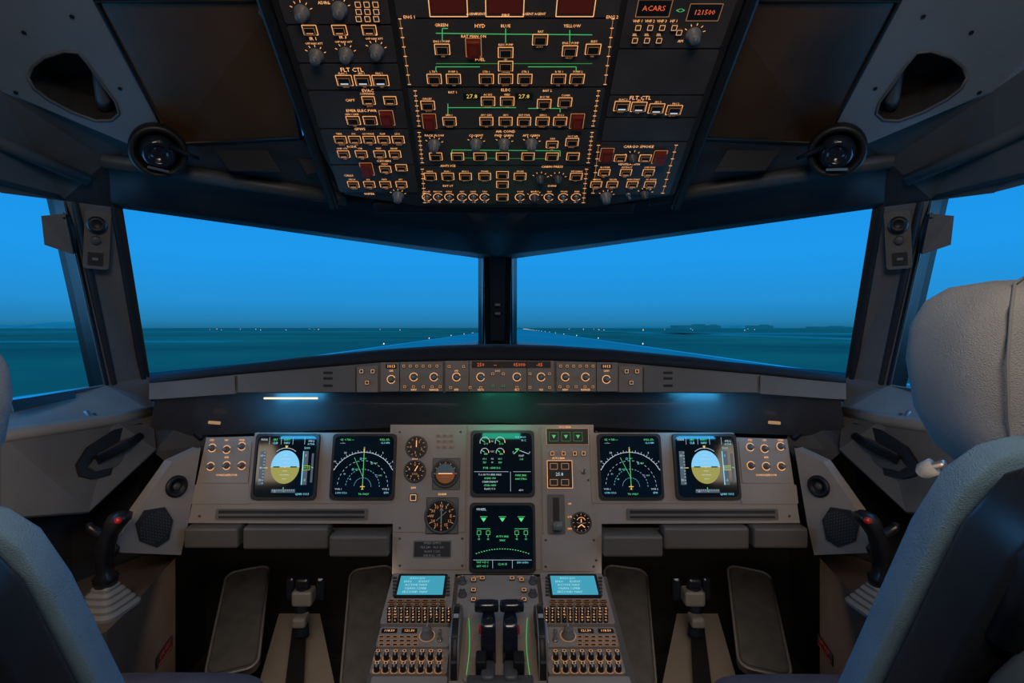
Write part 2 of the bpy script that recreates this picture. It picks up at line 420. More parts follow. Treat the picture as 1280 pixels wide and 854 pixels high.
def ob(px,py,me=PB,lab=None,name='pushbutton',rz=0):
    u,v=fo.uv(px,py); inst(name,me,ov,(u,v,.003),rz); cnt[0]+=1
    if lab: lg.text(lab,u,v+.0140,.0064,Z,AMB); lg.text(('OFF','AUTO','FAULT','ON')[cnt[0]%4],u,v-.0135,.0052,Z,AMBD)
    if me is K_L or me is K_M:
        for a in range(20,180,32):
            c_,s_=math.cos(math.radians(a)),math.sin(math.radians(a)); lg.line(u+c_*.016,v+s_*.016,u+c_*.020,v+s_*.020,.0016,Z,AMB)
otext('ADIRS',405,2)
for x,y in((378,14),(425,10)): ob(x,y,K_L,name='rotary_knob')
for i,x in enumerate((448,459,470)):
    ob(x,3,SQA); ob(x+1,12,SQA); ob(x+1,21,SQA)
for x,y,l in((396,68,'IR 1'),(433,66,'IR 3'),(471,62,'IR 2')):
    ob(x,y,K_L,name='rotary_knob'); otext(l,x-4,y-21,.010); otext('OFF NAV ATT',x-3,y-15,.006)
for x in(388,425,462): ob(x,36,PB2)
otext('FLT CTL',440,86,.014)
for x,l in((431,'ELAC 1'),(454,'SEC 1'),(476,'FAC 1')): ob(x,99,PBW,l)
otext('EVAC',460,112,.011); ob(461,124,PB2,'COMMAND'); ob(488,124,PB2); otext('CAPT',438,124,.009)
otext('EMER ELEC PWR',452,137,.010)
ob(442,149,PB,'GEN 1 LINE'); ob(463,149,PB); ob(484,146,GD,name='guarded_switch')
otext('GPWS',450,160,.010)
for i,(x,l) in enumerate(((426,'TERR'),(444,'SYS'),(462,'G/S MODE'),(480,'FLAP'),(498,'LDG'))): ob(x,173,PB2,l)
otext('RCDR',440,182,.009)
for x,l in((430,'GND CTL'),(452,'CVR'),(475,'TEST'),(494,'ERASE')): ob(x,191,PB2,l)
otext('OXYGEN',480,200,.009); ob(459,210,GD,name='guarded_switch'); ob(482,210,PB2,'CREW'); ob(502,208,PB2)
otext('CALLS',436,218,.009)
for x,l in((442,'MECH'),(462,'ALL'),(482,'FWD'),(502,'AFT')): ob(x,229,PB2,l)
ob(498,243,K_L,name='rotary_knob'); otext('WIPER',462,241,.010)
for x,w in((560,.055),(631,.055),(720,.055)):
    u,v=fo.uv(x,2); lg.fill(u,v,w,.035,Z,REDD); lg.rect(u,v,w+.008,.045,.002,Z,AMB)
for x in(600,675,590,660): otext('AGENT',x,16,.007)
otext('ENG 1',512,20,.009); otext('FIRE',632,18,.009); otext('ENG 2',765,20,.009)
otext('HYD',600,31,.011,AMB)
oline([(545,40),(620,41),(740,42)]); oline([(632,34),(632,52)]); oline([(553,49),(553,34),(560,34)]); oline([(712,51),(712,36)]); oline([(545,78),(740,78)],GRND); oline([(632,70),(632,75)])
otext('GREEN',552,30,.009,AMB); otext('BLUE',632,31,.009,AMB); otext('YELLOW',715,31,.009,AMB)
for x,y,l in((553,60,'ENG 1 PUMP'),(632,64,'ELEC PUMP'),(675,48,'RAT'),(712,62,'ENG 2 PUMP'),(741,60,'ELEC')): ob(x,y,PB,l)
ob(592,58,GD,name='guarded_switch'); otext('RAT MAN ON',592,44,.0085)
otext('FUEL',600,73,.010)
ob(632,81,PB,None)
for x,l in((543,'L TK 1'),(567,'PUMP 2'),(608,'CTR 1'),(632,'MODE'),(656,'CTR 2'),(698,'R TK 1'),(721,'PUMP 2')): ob(x,97,PB,l)
oline([(545,88),(545,82),(600,82)],GRN); oline([(720,88),(720,82),(660,82)],GRN)
otext('ELEC',632,111,.010)
for x in(590,655):
    u,v=fo.uv(x,119); lg.fill(u,v,.034,.013,Z,BLACK); lg.text('27.8',u,v,.015,Z+.0004,YEL)
otext('BAT 1',566,114,.008); otext('BAT 2',684,112,.008)
for x,y,l in((535,130,'GALLEY'),(610,125,'AC ESS'),(634,125,'FEED'),(680,128,'BUS TIE'),(706,126,'COMM'),(562,150,'GEN 1'),(608,150,'APU GEN'),(632,150,'APU'),(655,150,'EXT PWR'),(678,150,'GEN 2'),(700,150,'IDG 2')): ob(x,y,PB,l)
for x in(537,721): ob(x,150,GD,name='guarded_switch')
oline([(560,133),(645,133)],GRN); oline([(560,142),(560,128)],GRN); oline([(700,139),(700,134),(660,134)],GRN)
otext('AIR COND',632,163,.010)
for x,y in((543,179),(595,178),(630,178),(664,178)): ob(x,y,K_L,name='rotary_knob')
for x,l in((543,'PACK FLOW'),(595,'COCKPIT'),(630,'FWD CABIN'),(664,'AFT CABIN')): otext(l,x,168,.0085)
ob(715,176,PB,'HOT AIR'); ob(690,179,PB2,'FAN')
oline([(565,186),(700,187)]); oline([(565,186),(565,194)]); oline([(700,187),(700,194)]); oline([(628,184),(628,196)]); oline([(575,196),(690,197)],GRND)
for x in(545,572,600,628,660,690,716): ob(x,194,PB,None)
otext('ANTI ICE',560,206,.010); otext('CABIN PRESS',690,207,.010)
for x,l in((538,'WING'),(560,'ENG 1'),(582,'ENG 2'),(606,'PROBE'),(650,'MODE')): ob(x,219,PB,l)
ob(628,217,PB,None); ob(628,229,PB,None)
for x in(675,697): ob(x,222,K_M,name='rotary_knob')
ob(720,219,PB,'DITCHING')
otext('EXT LT',560,231,.009); otext('SIGNS',690,231,.009)
for i,x in enumerate((534,548,562,578,592,606)):
    ob(x,245,TOG,name='toggle_switch'); u,v=fo.uv(x,245); lg.ring(u,v,.0105,.0125,Z,AMB,30,330); lg.text(('STROBE','BEACON','WING','NAV','LAND','TAXI')[i],u,v+.017,.006,Z,AMB); lg.text('OFF',u,v-.016,.006,Z,AMB)
ob(628,245,PB,None)
for i,x in enumerate((650,668,686,704,720)):
    ob(x,245,TOG if i!=1 else K_M,name='toggle_switch' if i!=1 else 'rotary_knob'); u,v=fo.uv(x,245); lg.ring(u,v,.0105,.0125,Z,AMB,30,330); lg.text(('DOME','ANN LT','SEAT','SMOKE','EMER')[i],u,v+.017,.006,Z,AMB); lg.text('ON',u,v-.016,.006,Z,AMB)
for x0,y0,x1,y1 in((500,22,512,104),(766,22,756,104),(519,112,524,156),(748,112,741,156),(524,164,528,202),(740,164,735,202),(528,210,531,252),(733,210,729,252),(748,180,741,240),(845,180,828,240)):
    oline([(x0,y0),(x1,y1)],AMBD,.0012)
    for k in range(8):
        t=k/7; x=x0+(x1-x0)*t; y=y0+(y1-y0)*t; oline([(x-2,y),(x+2,y)],AMB,.0020)
u,v=fo.uv(817,9); lg.fill(u,v,.052,.024,Z,BLACK); lg.text('ACARS',u,v,.0150,Z+.0004,REDL); lg.rect(u,v,.056,.028,.001,Z,AMBD)
u,v=fo.uv(880,14); lg.fill(u,v,.05,.024,Z,BLACK); lg.text('121500',u,v,.0145,Z+.0004,REDL); lg.rect(u,v,.054,.028,.001,Z,AMBD)
otext('<>',850,12,.016,GRN)
for x,l in((797,'VHF 1'),(812,'VHF 2'),(827,'VHF 3'),(842,'HF 1')): ob(x,32,SQA); otext(l,x,25,.008)
for x in(793,808,823): ob(x,48,SQA); otext('SEL',x,42,.007)
otext('AM',850,50,.008)
ob(866,42,K_L,name='rotary_knob'); ob(848,38,SQA)
otext('FLT CTL',800,121,.014)
for x,y,l in((777,131,'ELAC 2'),(798,132,'SEC 2'),(820,134,'SEC 3'),(842,136,'FAC 2')): ob(x,y,PBW,l)
otext('CARGO SMOKE',798,182,.011)
ob(758,192,GD,name='guarded_switch'); ob(824,195,GD,name='guarded_switch'); ob(790,196,K_M,name='rotary_knob')
for x in(775,806): ob(x,196,PB2)
otext('VENTILATION',786,204,.009)
for x,l in((755,'BLOWER'),(782,'EXTRACT'),(810,'CAB FANS')): ob(x,214,PB2,l)
for x,l in((745,'AUDIO'),(765,'SELCAL'),(790,'MAN START'),(812,'N1 MODE')): ob(x,229,PB2,l)
ob(757,244,K_L,name='rotary_knob'); ob(785,242,TOG,name='toggle_switch'); ob(805,241,K_M,name='rotary_knob')
mk('legend_lettering',lg,ov,label='amber backlit lettering and green flow lines')
b=B()
for sg in(-1,1):
    uo=-.372 if sg<0 else .405
    b.box((uo+sg*.012,.36,.000),(.020,.74,.025),BLACK)
b.box((.016,-.022,-.02),(.62,.035,.03),BLACK)
mk('panel_frame',b,ov,bevel=.006)
# ---------------------------------------------------------------- main instrument panel
fm=Fr(P(622,718,1.34),XU,P(622,530,1.42)-P(622,718,1.34))
ip=thing('instrument_panel','warm grey main instrument panel with six lit displays','instrument panel',fm.mat())
b=B()
b.prism(fm.pts([(490,718),(752,718),(752,655),(1000,654),(984,549),(742,541),(742,531),(488,531),(488,541),(258,547),(235,654),(491,655)]),-.04,0,PANEL)
mk('panel_body',b,ip,bevel=.003)
def mod(x0,y0,x1,y1,mat=PANEL,h=.003):
    c=fm.box(x0,y0,x1,y1); b=B(); b.prism(rrect(*c,.003,2),0,h,mat); mk('module_plate',b,ip,bevel=.001)
for r in((494,533,582,665),(584,533,674,712),(678,533,738,668),(496,668,582,712),(677,668,748,714),
         (258,552,313,604),(315,541,490,629),(738,541,921,629),(925,552,984,604),(240,606,313,630),(925,606,996,630)): mod(*r)
for x0,x1 in((270,460),(783,972)):
    b=B()
    c=fm.box(x0,636,x1,650); b.prism(rrect(*c,.004,2),0,.0035,PANELD)
    c=fm.box(x0+4,638,x1-4,642); b.fill(*c[:2],c[2],c[3],.0039,BLACK)
    c=fm.box(x0+4,645,x1-4,648); b.fill(*c[:2],c[2],c[3],.0039,BLACK)
    mk('table_slot',b,ip)
bs=B(); bs.lathe(0,0,[(.003,.003),(.003,.0042),(.002,.0048)],GREYD,8); SCRW=meshof(bs,'screw')
for px,py in((500,540),(576,540),(500,660),(745,540),(745,700),(250,560),(250,645),(980,560),(986,645),(735,600),(682,675),(742,675),(682,708),(742,708),(500,673),(578,673),(500,707),(578,707)):
    c=fm.uv(px,py); inst('screw',SCRW,ip,(c[0],c[1],0))
def display(px,py,kind):
    u,v=fm.uv(px,py); S=.0735
    b=B(); b.holed(rrect(0,0,2*S+.012,2*S+.012,.010,4),[rrect(0,0,2*S,2*S,.012,4)],.010,BLACK,.004,BLACK)
    pts=rrect(0,0,2*S+.012,2*S+.012,.010,4); k=len(pts)
    b.add([(p[0],p[1],0) for p in pts]+[(p[0],p[1],.010) for p in pts],[(i,(i+1)%k,(i+1)%k+k,i+k) for i in range(k)],BLACK)
    du=mk('display_unit',b,ip,(u,v,.003),label=kind+' display in black bezel')
    b=B(); b.prism(rrect(0,0,2*S,2*S,.011,4),.004,.0065,SCR); mk('screen',b,du)
    g=B(); g.X=Matrix.Scale(S,4,XU)@Matrix.Scale(S,4,Vector((0,1,0))); n=.0072; n2=.0075; n3=.0078
    g.wf=.75; g.tf=.84; G_=GRNB
    if kind=='flight attitude':
        g.disc(-.02,-.02,.48,n,SKYB,24,1.14,0,180); g.disc(-.02,-.02,.48,n,GNDB,24,1.14,180,360)
        g.line(-.5,-.02,.46,-.02,.02,n2,WHT)
        for k in(-3,-2,-1,1,2,3): w=.08 if k%2 else .16; g.line(-.02-w,-.02+k*.13,-.02+w,-.02+k*.13,.018,n2,WHT)
        g.line(-.42,-.02,-.2,-.02,.05,n3,BLACK); g.line(.16,-.02,.38,-.02,.05,n3,BLACK); g.fill(-.02,-.02,.05,.05,n3,YEL)
        g.ring(-.02,.1,.50,.52,n2,WHT,50,130); g.add([(-.02,.58,n2),(-.07,.68,n2),(.03,.68,n2)],[(0,1,2)],YEL)
        g.fill(-.80,-.05,.18,1.1,n,TAPE)
        for k in range(-5,6): g.line(-.76,-.05+k*.1,-.71,-.05+k*.1,.018,n2,WHT)
        for k,t in((-4,'30'),(0,'40'),(4,'60')): g.text(t,-.83,-.05+k*.1,.12,n2,WHT)
        g.line(-.72,-.05,-.60,-.05,.03,n3,YEL)
        g.fill(.66,-.05,.16,1.1,n,TAPE); g.fill(.70,-.05,.22,.14,n2,SCR); g.text('003',.69,-.05,.14,n3,G_); g.rect(.70,-.05,.22,.14,.015,n3,YEL)
        for k,t in((-4,'-5'),(4,'5')): g.text(t,.66,-.05+k*.1,.12,n2,WHT)
        g.fill(.89,-.05,.07,.95,n,TAPE); g.line(.93,-.05,.86,-.02,.03,n2,G_)
        g.line(.57,-.6,.57,.5,.04,n2,CYN)
        g.fill(-.02,-.80,.8,.11,n,TAPE)
        for k in range(-5,6): g.line(-.02+k*.07,-.75,-.02+k*.07,-.79,.015,n2,WHT)
        g.text('35',-.3,-.82,.09,n2,WHT); g.text('0',.0,-.82,.09,n2,WHT); g.line(-.02,-.74,-.02,-.68,.03,n3,G_)
        for x in(-.62,-.22,.18,.58): g.line(x,.72,x,.96,.012,n,WHT)
        g.text('SRS',-.42,.88,.12,n,G_); g.text('RWY',-.02,.88,.12,n,G_); g.text('CLB',-.42,.77,.12,n,CYN); g.text('1FD2',.8,.83,.12,n,WHT); g.text('NAV',-.02,.77,.12,n,CYN); g.text('A/THR',.8,.73,.10,n,CYN); g.text('MAN',-.8,.88,.12,n,WHT)
        g.text('QNH 1013',.62,-.9,.12,n,CYN); g.text('5000',.68,.60,.12,n,CYN)
    elif kind=='navigation':
        cy=-.66; R=1.12
        g.ring(0,cy,R,R+.020,n,WHT,28,152)
        for k in range(30,151,5):
            a=math.radians(k); r2=R+(.08 if k%10==0 else .045); g.line(R*math.cos(a),cy+R*math.sin(a),r2*math.cos(a),cy+r2*math.sin(a),.015,n,WHT)
        for k,t in((40,'6'),(60,'3'),(90,'0'),(120,'33'),(140,'30')):
            a=math.radians(k); g.text(t,(R+.15)*math.cos(a),cy+(R+.15)*math.sin(a),.11,n,WHT)
        for rr in(.84,.56,.28):
            for k in range(0,180,10): g.ring(0,cy,rr,rr+.013,n,CYN if rr<.8 else WHT,k,k+5,2)
        g.line(0,cy,0,cy+R,.02,n,G_); g.line(0,cy+.3,-.32,cy+.95,.014,n,G_); g.line(0,.46,0,.58,.05,n2,YEL)
        g.line(-.08,cy,.08,cy,.030,n2,YEL); g.line(0,cy-.10,0,cy+.06,.030,n2,YEL); g.line(-.04,cy-.08,.04,cy-.08,.02,n2,YEL)
        for x,y in((.28,.1),(-.35,-.1),(.45,-.3),(-.1,.25)): g.rect(x,y,.05,.05,.012,n,MAG if x>.4 else CYN); g.text('WPT',x+.13,y,.07,n,G_)
        g.text('GS  0 TAS ---',-.60,.88,.10,n,G_); g.text('---/---',-.74,.77,.10,n,WHT); g.text('EGLL 27L',.68,.88,.10,n,G_); g.text('12.3 NM',.70,.77,.10,n,CYN)
        g.text('VOR 1',-.80,-.74,.10,n,WHT); g.text('LON 113.6',-.70,-.86,.10,n,CYN); g.text('TA ONLY',.05,-.90,.10,n,G_); g.text('VOR 2',.78,-.74,.10,n,WHT); g.text('EPM',.8,-.86,.10,n,CYN); g.text('80',-.62,-.25,.08,n,CYN); g.text('40',-.42,-.42,.08,n,CYN)
    elif kind=='engine and warning':
        for cx,t in((-.60,'21.0'),(-.08,'21.2')):
            for cy,r,tt in((.70,.155,t),(.36,.125,'480')):
                g.ring(cx,cy,r,r+.020,n,WHT,-10,200); g.line(cx,cy,cx-r*.8,cy+r*.5,.024,n,G_); g.ring(cx,cy,r,r+.03,n2,AMB,-10,20)
                g.text(tt,cx+.04,cy-.06,.10,n,G_)
            g.text('60.1',cx,.14,.10,n,G_); g.text('320',cx,.02,.10,n,G_)
        g.text('N1',-.34,.72,.08,n,WHT); g.text('EGT',-.34,.38,.08,n,WHT); g.text('N2',-.34,.14,.08,n,WHT); g.text('FF',-.34,.02,.08,n,WHT)
        g.text('FLX 84.6%',.62,.86,.10,n,CYN); g.text('35 C',.72,.75,.10,n,CYN)
        g.text('FOB : 6540 KG',-.36,-.16,.11,n,G_); g.text('S',.36,.36,.10,n,WHT); g.text('FLAP',.64,.24,.10,n,WHT); g.text('F',.92,.34,.10,n,WHT)
        g.line(.38,.30,.52,.42,.03,n,G_); g.line(.58,.42,.9,.30,.02,n,WHT); g.fill(.5,.46,.12,.04,n,G_); g.text('1+F',.64,.12,.10,n,G_)
        g.line(-.95,-.28,.2,-.28,.012,n,WHT); g.line(.27,-.28,.27,-.92,.012,n,WHT); g.line(.36,-.28,.95,-.28,.012,n,WHT)
        for k,t in enumerate(('T.O AUTO BRK MAX','SIGNS ON','CABIN READY','SPLRS ARM','FLAPS T.O')): g.text(t,-.42,-.38-k*.115,.10,n,G_ if k%2 else WHT)
        g.text('PARK BRK',.62,-.40,.10,n,G_); g.text('NW STRG',.62,-.52,.10,n,G_); g.text('ADV',.62,-.88,.09,n,WHT)
    else:
        g.text('WHEEL',-.70,.87,.12,n,WHT)
        for cx in(-.62,.0,.62):
            g.add([(cx,.48,n),(cx-.09,.60,n),(cx+.09,.60,n)],[(0,1,2)],G_)
            g.line(cx-.12,.64,cx+.12,.64,.018,n,G_)
        for cx in(-.62,.62):
            for dx in(-.15,.15): g.rect(cx+dx,.14,.12,.12,.014,n,G_); g.line(cx+dx,.0,cx+dx,.06,.018,n,G_); g.text('45',cx+dx,-.06,.09,n,G_)
            g.line(cx-.22,.26,cx+.22,.26,.016,n,G_)
        g.text('AUTO BRK',0,.02,.10,n,G_); g.text('MAX',0,-.10,.10,n,G_)
        for k in range(21):
            x=-.85+k*.085; y=-.50+.16*(1-(x/.9)**2); g.fill(x,y-.02,.04,.020,n,G_)
        g.line(-.95,-.70,.95,-.70,.012,n,WHT); g.line(-.32,-.70,-.32,-.95,.012,n,WHT); g.line(.32,-.70,.32,-.95,.012,n,WHT)
        g.text('TAT +15 C',-.65,-.77,.10,n,G_); g.text('SAT +15 C',-.65,-.89,.10,n,G_); g.text('12 H 15',0,-.83,.11,n,G_); g.text('GW 60300',.65,-.78,.10,n,CYN)
    mk('symbology',g,du,label='glowing '+kind+' symbols')
display(359,583,'flight attitude'); display(455.5,583,'navigation'); display(786.5,583,'navigation'); display(881,583,'flight attitude')
display(628,579,'engine and warning'); display(628,671,'system status')
def gauge(px,py,rpx,kind):
    u,v=fm.uv(px,py); r=rpx*.00196
    b=B(); b.lathe(0,0,[(r*1.18,0),(r*1.18,.006),(r*1.02,.008),(r,.004),(r*.01,.004)],GREYD,28)
    g=mk('round_gauge',b,ip,(u,v,.003),label='small '+kind+' dial with grey rim'); b=B()
    if kind=='attitude':
        b.disc(0,0,r,.0045,DIAL,24); b.disc(0,0,r*.8,.005,ADIB,20,1,0,180); b.disc(0,0,r*.8,.005,ORG,20,1,180,360); b.line(-r*.6,0,r*.6,0,.002,.0055,AMB); b.line(-r*.3,-r*.3,r*.3,-r*.3,.0012,.0055,WHTD)
        for k in range(0,181,30): a=math.radians(k); b.line(r*.82*math.cos(a),r*.82*math.sin(a),r*.95*math.cos(a),r*.95*math.sin(a),.001,.0052,AMBD)
    else:
        b.disc(0,0,r,.0045,DIAL,24)
        for k in range(0,360,30):
            a=math.radians(k); b.line(r*.8*math.cos(a),r*.8*math.sin(a),r*.95*math.cos(a),r*.95*math.sin(a),.0013,.005,AMBD)
        if kind=='airspeed':
            for k,t in enumerate(('1','2','3','4')): a=math.radians(60-k*80); b.text(t,r*.6*math.cos(a),r*.6*math.sin(a),r*.4,.005,AMBD)
            b.line(0,0,0,r*.7,.002,.0055,AMB)
        elif kind=='altimeter':
            for k in range(0,10,2): a=math.radians(90-k*36); b.text(str(k),r*.62*math.cos(a),r*.62*math.sin(a),r*.38,.005,AMBD)
            b.line(0,0,r*.3,r*.55,.002,.0055,AMB); b.fill(0,-r*.2,r*.6,r*.22,.0052,BLACK); b.text('1013',0,-r*.3,r*.3,.0055,AMBD)
        elif kind=='compass':
            for k,t in enumerate(('N','3','6','E','12','15','S','21','24','W','30','33')): a=math.radians(90-k*30); b.text(t,r*.66*math.cos(a),r*.66*math.sin(a),r*.28,.005,AMBD)
            b.line(0,-r*.5,0,r*.5,.0025,.0055,WHTD); b.line(-r*.12,r*.35,0,r*.55,.0015,.0055,WHTD); b.line(r*.12,r*.35,0,r*.55,.0015,.0055,WHTD); b.line(-r*.35,-r*.3,r*.35,r*.3,.0015,.0055,WHTD)
        else:
            b.ring(0,r*.1,r*.45,r*.5,.005,AMB,20,160); b.line(0,-r*.2,-r*.4,-r*.5,.002,.0055,AMB); b.line(0,-r*.2,r*.4,-r*.5,.002,.0055,AMB); b.line(0,r*.0,0,r*.4,.002,.0055,AMB); b.line(-r*.5,0,-r*.1,-r*.1,.002,.0055,WHTD); b.line(r*.5,0,r*.1,-r*.1,.002,.0055,WHTD)
    mk('dial_face',b,g)
gauge(521,559,12,'airspeed'); gauge(519,589,12,'altimeter'); gauge(557,592,15,'attitude'); gauge(552,645,18,'compass'); gauge(726,653,11,'pressure')
for x0,y0,x1,y1 in((533,622,573,667),(541,573,575,612)):
    b=B(); c=fm.box(x0,y0,x1,y1); b.prism(rrect(*c,.006,3),.003,.0045,PANELD); b.rect(*c,.0012,.0048,BLACK); mk('gauge_surround',b,ip)
c=fm.box(517,676,564,697); b=B(); b.prism(rrect(*c,.002,2),.003,.0045,DARK)
for k in range(4): b.text(('SPEED LIMITS','VLE 280   VLO 250','FLAPS 1 230','VFE FULL 177')[k],c[0],c[1]+.014-k*.0095,.0072,.0049,WHTD)
b.rect(c[0],c[1],c[2]-.003,c[3]-.003,.0006,.0049,WHTD)
mk('limits_placard',b,ip)
b=B()
c=fm.box(683,536,735,556); b.prism(rrect(*c,.003,2),.003,.006,BLACK); b.rect(*c,.001,.0062,AMBD)
for x in(692,707,722): 
    u,v=fm.uv(x,546); b.rect(u,v,.022,.022,.0008,.0064,GRND); b.add([(u-.005,v+.004,.0066),(u+.005,v+.004,.0066),(u,v-.005,.0066)],[(0,1,2)],GRN)
mk('gear_indicator',b,ip)
b=B()
c=fm.box(684,576,715,610); b.prism(rrect(*c,.003,2),.003,.006,BLACK); b.rect(*c,.001,.0062,AMB)
for x,y in((692,583),(706,583),(692,603),(706,603)):
    u,v=fm.uv(x,y); b.rect(u,v,.018,.014,.0010,.0066,AMBD)
u,v=fm.uv(699,593); b.text('25.8',u,v,.011,.0066,WHT)
mk('brake_indicator',b,ip)
b=B()
c=fm.box(684,618,706,668); b.prism(rrect(*c,.004,2),.003,.0045,PANELD); c=fm.box(691,622,699,664); b.fill(c[0],c[1],c[2],c[3],.005,BLACK)
mk('lever_slot',b,ip)
b=B(); u,v=fm.uv(695,655); b.tube([(u,v,.005),(u,v,.035)],.004,METAL); b.X=Matrix.Translation((u,v,.042))@Matrix.Rotation(math.pi/2,4,'Y'); b.lathe(0,0,[(.002,-.011),(.010,-.010),(.0105,0),(.010,.010),(.002,.011)],GREY,16)
mk('gear_lever',b,ip)
for x in(690,704,718,729): 
    u,v=fm.uv(x,567); inst('pushbutton',SQA,ip,(u,v,.003))
u,v=fm.uv(729,590); inst('toggle_switch',TOG,ip,(u,v,.003)); u,v=fm.uv(517,622); inst('pushbutton',SQA,ip,(u,v,.003),scale=(1.6,1.6,1)); 
for i in range(3):
    for j in range(3):
        u,v=fm.uv(548+i*8,545+j*7); inst('vent_slot',SQ,ip,(u,v,.003),scale=(.9,.5,.6))
for pts in(((266,560),(284,562),(303,558),(264,583),(284,582),(303,582)),((937,559),(955,561),(975,558),(938,582),(957,583),(976,583))):
    for x,y in pts:
        u,v=fm.uv(x,y); inst('rotary_knob',K_A,ip,(u,v,.003),scale=(.8,.8,1))
for x,y,t in((266,550.5,'PFD'),(284,550.5,'ND'),(303,550.5,'SPKR'),(284,572,'XFR'),(937,550.5,'PFD'),(955,550.5,'ND'),(975,550.5,'SPKR'),(957,572,'XFR'),(284,594,'CONSOLE/FLOOR'),(957,594,'CONSOLE/FLOOR'),(519,574,'STBY'),(553,577,'STBY'),(517,610,'DIM'),(553,618,'DDRMI'),(706,534,'LDG GEAR'),(698,573,'AUTO/BRK'),(712,630,'UP'),(712,646,'L/G'),(712,661,'DN')):
    u,v=fm.uv(x,y); word('legend',ip,t,u,v,.0065,.0036,AMB)
inv=fm.mat().inverted()
for s in(1,-1):
    m=lambda x: x if s==1 else 1240-x
    b=B()
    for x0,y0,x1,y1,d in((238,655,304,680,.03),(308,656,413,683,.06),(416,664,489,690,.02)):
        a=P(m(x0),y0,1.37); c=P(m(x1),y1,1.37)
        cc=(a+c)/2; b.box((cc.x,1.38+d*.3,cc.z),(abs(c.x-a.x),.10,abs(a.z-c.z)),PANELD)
    x=P(m(360),0,1.37).x; b.box((x,1.43,.745),(.48,.08,.02),BLACK)
    b.v=[inv@v for v in b.v]
    mk('sliding_table',b,ip,bevel=.006)
# ---------------------------------------------------------------- glareshield
gs=thing('glareshield','dark arched glareshield with flight control unit','glareshield',Matrix.Translation((0,1.34,1.1)))
st=[(187,474,478,499,1.33),(240,466,473,496,1.335),(297,458,467,491,1.34),(380,447,460,490,1.34),(475,438,452,490,1.34),(550,433,450,490,1.34),(622,431,449,490,1.34)]
st=st+[(1244-a,b_,c,d,e) for a,b_,c,d,e in st[:-1][::-1]]
gi=Matrix.Translation((0,-1.34,-1.1))
top=[];face=[];und=[]
for px,cr,ft,fb,Y in st:
    f=abs(px-622)/435
    crp=P(px,cr,Y+.06); ftp=P(px,ft,Y); fbp=P(px,fb,Y)
    ftl=P(px,ft-3,Y-.004); 
    bx=P(px,431+43*f,2.09-.50*f); bx.z-=.015
    top.append([ftp+Vector((0,0,-.002)),ftl,lerp(ftl,crp,.5)+Vector((0,0,.006)),crp,bx])
    face.append([fbp,ftp]); und.append([P(px,528+16*min(1,f*1.2),1.43),fbp+Vector((0,.02,-.004)),fbp])
b=B(); b.X=gi; b.grid(top,SUEDE,True); mk('shield_hood',b,gs,solid=.004)
b=B(); b.X=gi; b.grid(und,UNDER); mk('underside',b,gs,solid=.003)
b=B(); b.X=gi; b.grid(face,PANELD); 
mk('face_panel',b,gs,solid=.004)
fg=Fr(P(622,490,1.336),XU,Vector((0,.03,1)))
fcu=bpy.data.objects.new('flight_control_unit',None); sc.collection.objects.link(fcu); fcu.parent=gs; fcu.matrix_local=gi@fg.mat()
fcu['label']='grey control unit with knobs and amber digits'
for x0,x1,y0 in((477,500,453),(501,554,453),(557,586,451),(587,658,451),(659,692,451),(695,744,453),(745,771,453)):
    b=B(); c=fg.box(x0,y0,x1,489); b.prism(rrect(*c,.002,2),-.01,.010,PANELF); mk('unit_body',b,fcu,bevel=.002)
def yl(x): return 469-12*min(1,max(0,(323-abs(x-622))/173))
for x0,x1 in((299,445),(447,473),(773,802),(804,945)):
    b=B(); p=fg.pts([(x0,490),(x0,yl(x0)),(x1,yl(x1)),(x1,490)]); b.prism(p,-.01,.006,PANELD if (x1-x0)>60 else PANELF); mk('wing_panel',b,fcu,bevel=.002)
for x0,x1 in((192,295),(949,1052)):
    b=B(); p=fg.pts([(x0+4,499),(x0,482),(x1,470),(x1,492)] if x0<600 else [(x0,492),(x0,470),(x1,482),(x1-4,499)]); b.prism(p,-.01,.006,PANELD); mk('wing_panel',b,fcu,bevel=.002)
n=.0106
b=B(); c=fg.box(590,451.5,688,460); b.prism(rrect(*c,.002,2),.009,.0105,BLACK); mk('display_window',b,fcu)
for x,w,t in((601,.030,'250'),(619,.02,'--'),(649,.04,'05000'),(674,.03,'-05')):
    u,v=fg.uv(x,456); word('digit_readout',fcu,t,u,v,.0115,n+.0004,REDL)
for x in(490,757):
    b=B(); u,v=fg.uv(x,458); b.fill(u,v,.026,.011,n,BLACK); b.text('1013',u,v,.010,n+.0004,AMB); mk('digit_readout',b,fcu)
for x,t in((571,'SPD'),(601,'HDG'),(646,'ALT'),(676,'V/S'),(518,'NAV'),(543,'RANGE'),(706,'NAV'),(731,'RANGE')):
    u,v=fg.uv(x,488); word('legend',fcu,t,u,v+.002,.0065,n,AMB)
for x,t in((571,'SPD'),(622,'LOC'),(490,'QFE'),(757,'QNH')):
    u,v=fg.uv(x,463.5); word('legend',fcu,t,u,v,.0055,n,AMB)
def fk(x,y,me,name='rotary_knob',h=.010,sc_=(.78,.78,.9)):
    u,v=fg.uv(x,y); inst(name,me,fcu,(u,v,h),scale=sc_)
for x,y in((490,474),(518,471),(543,471),(571,471),(601,471),(646,471),(676,471),(706,471),(731,471),(757,474)): fk(x,y,K_A)
for x in(506,514,522,530,538,547,700,708,716,724,732,740): fk(x,457.5,SQA,'pushbutton',sc_=(.6,.6,1))
for x in(507,530,551,699,719,740,518,541,709,730): fk(x,483,SQA,'pushbutton',sc_=(.6,.6,1))
for x,y in((562,458),(580,458),(616,467),(629,467),(616,482),(629,482),(662,484),(588,484),(662,467),(686,467),(564,484),(686,484),(601,484),(646,484)): fk(x,y,SQG if y==482 else SQA,'pushbutton',sc_=(.62,.6,1))
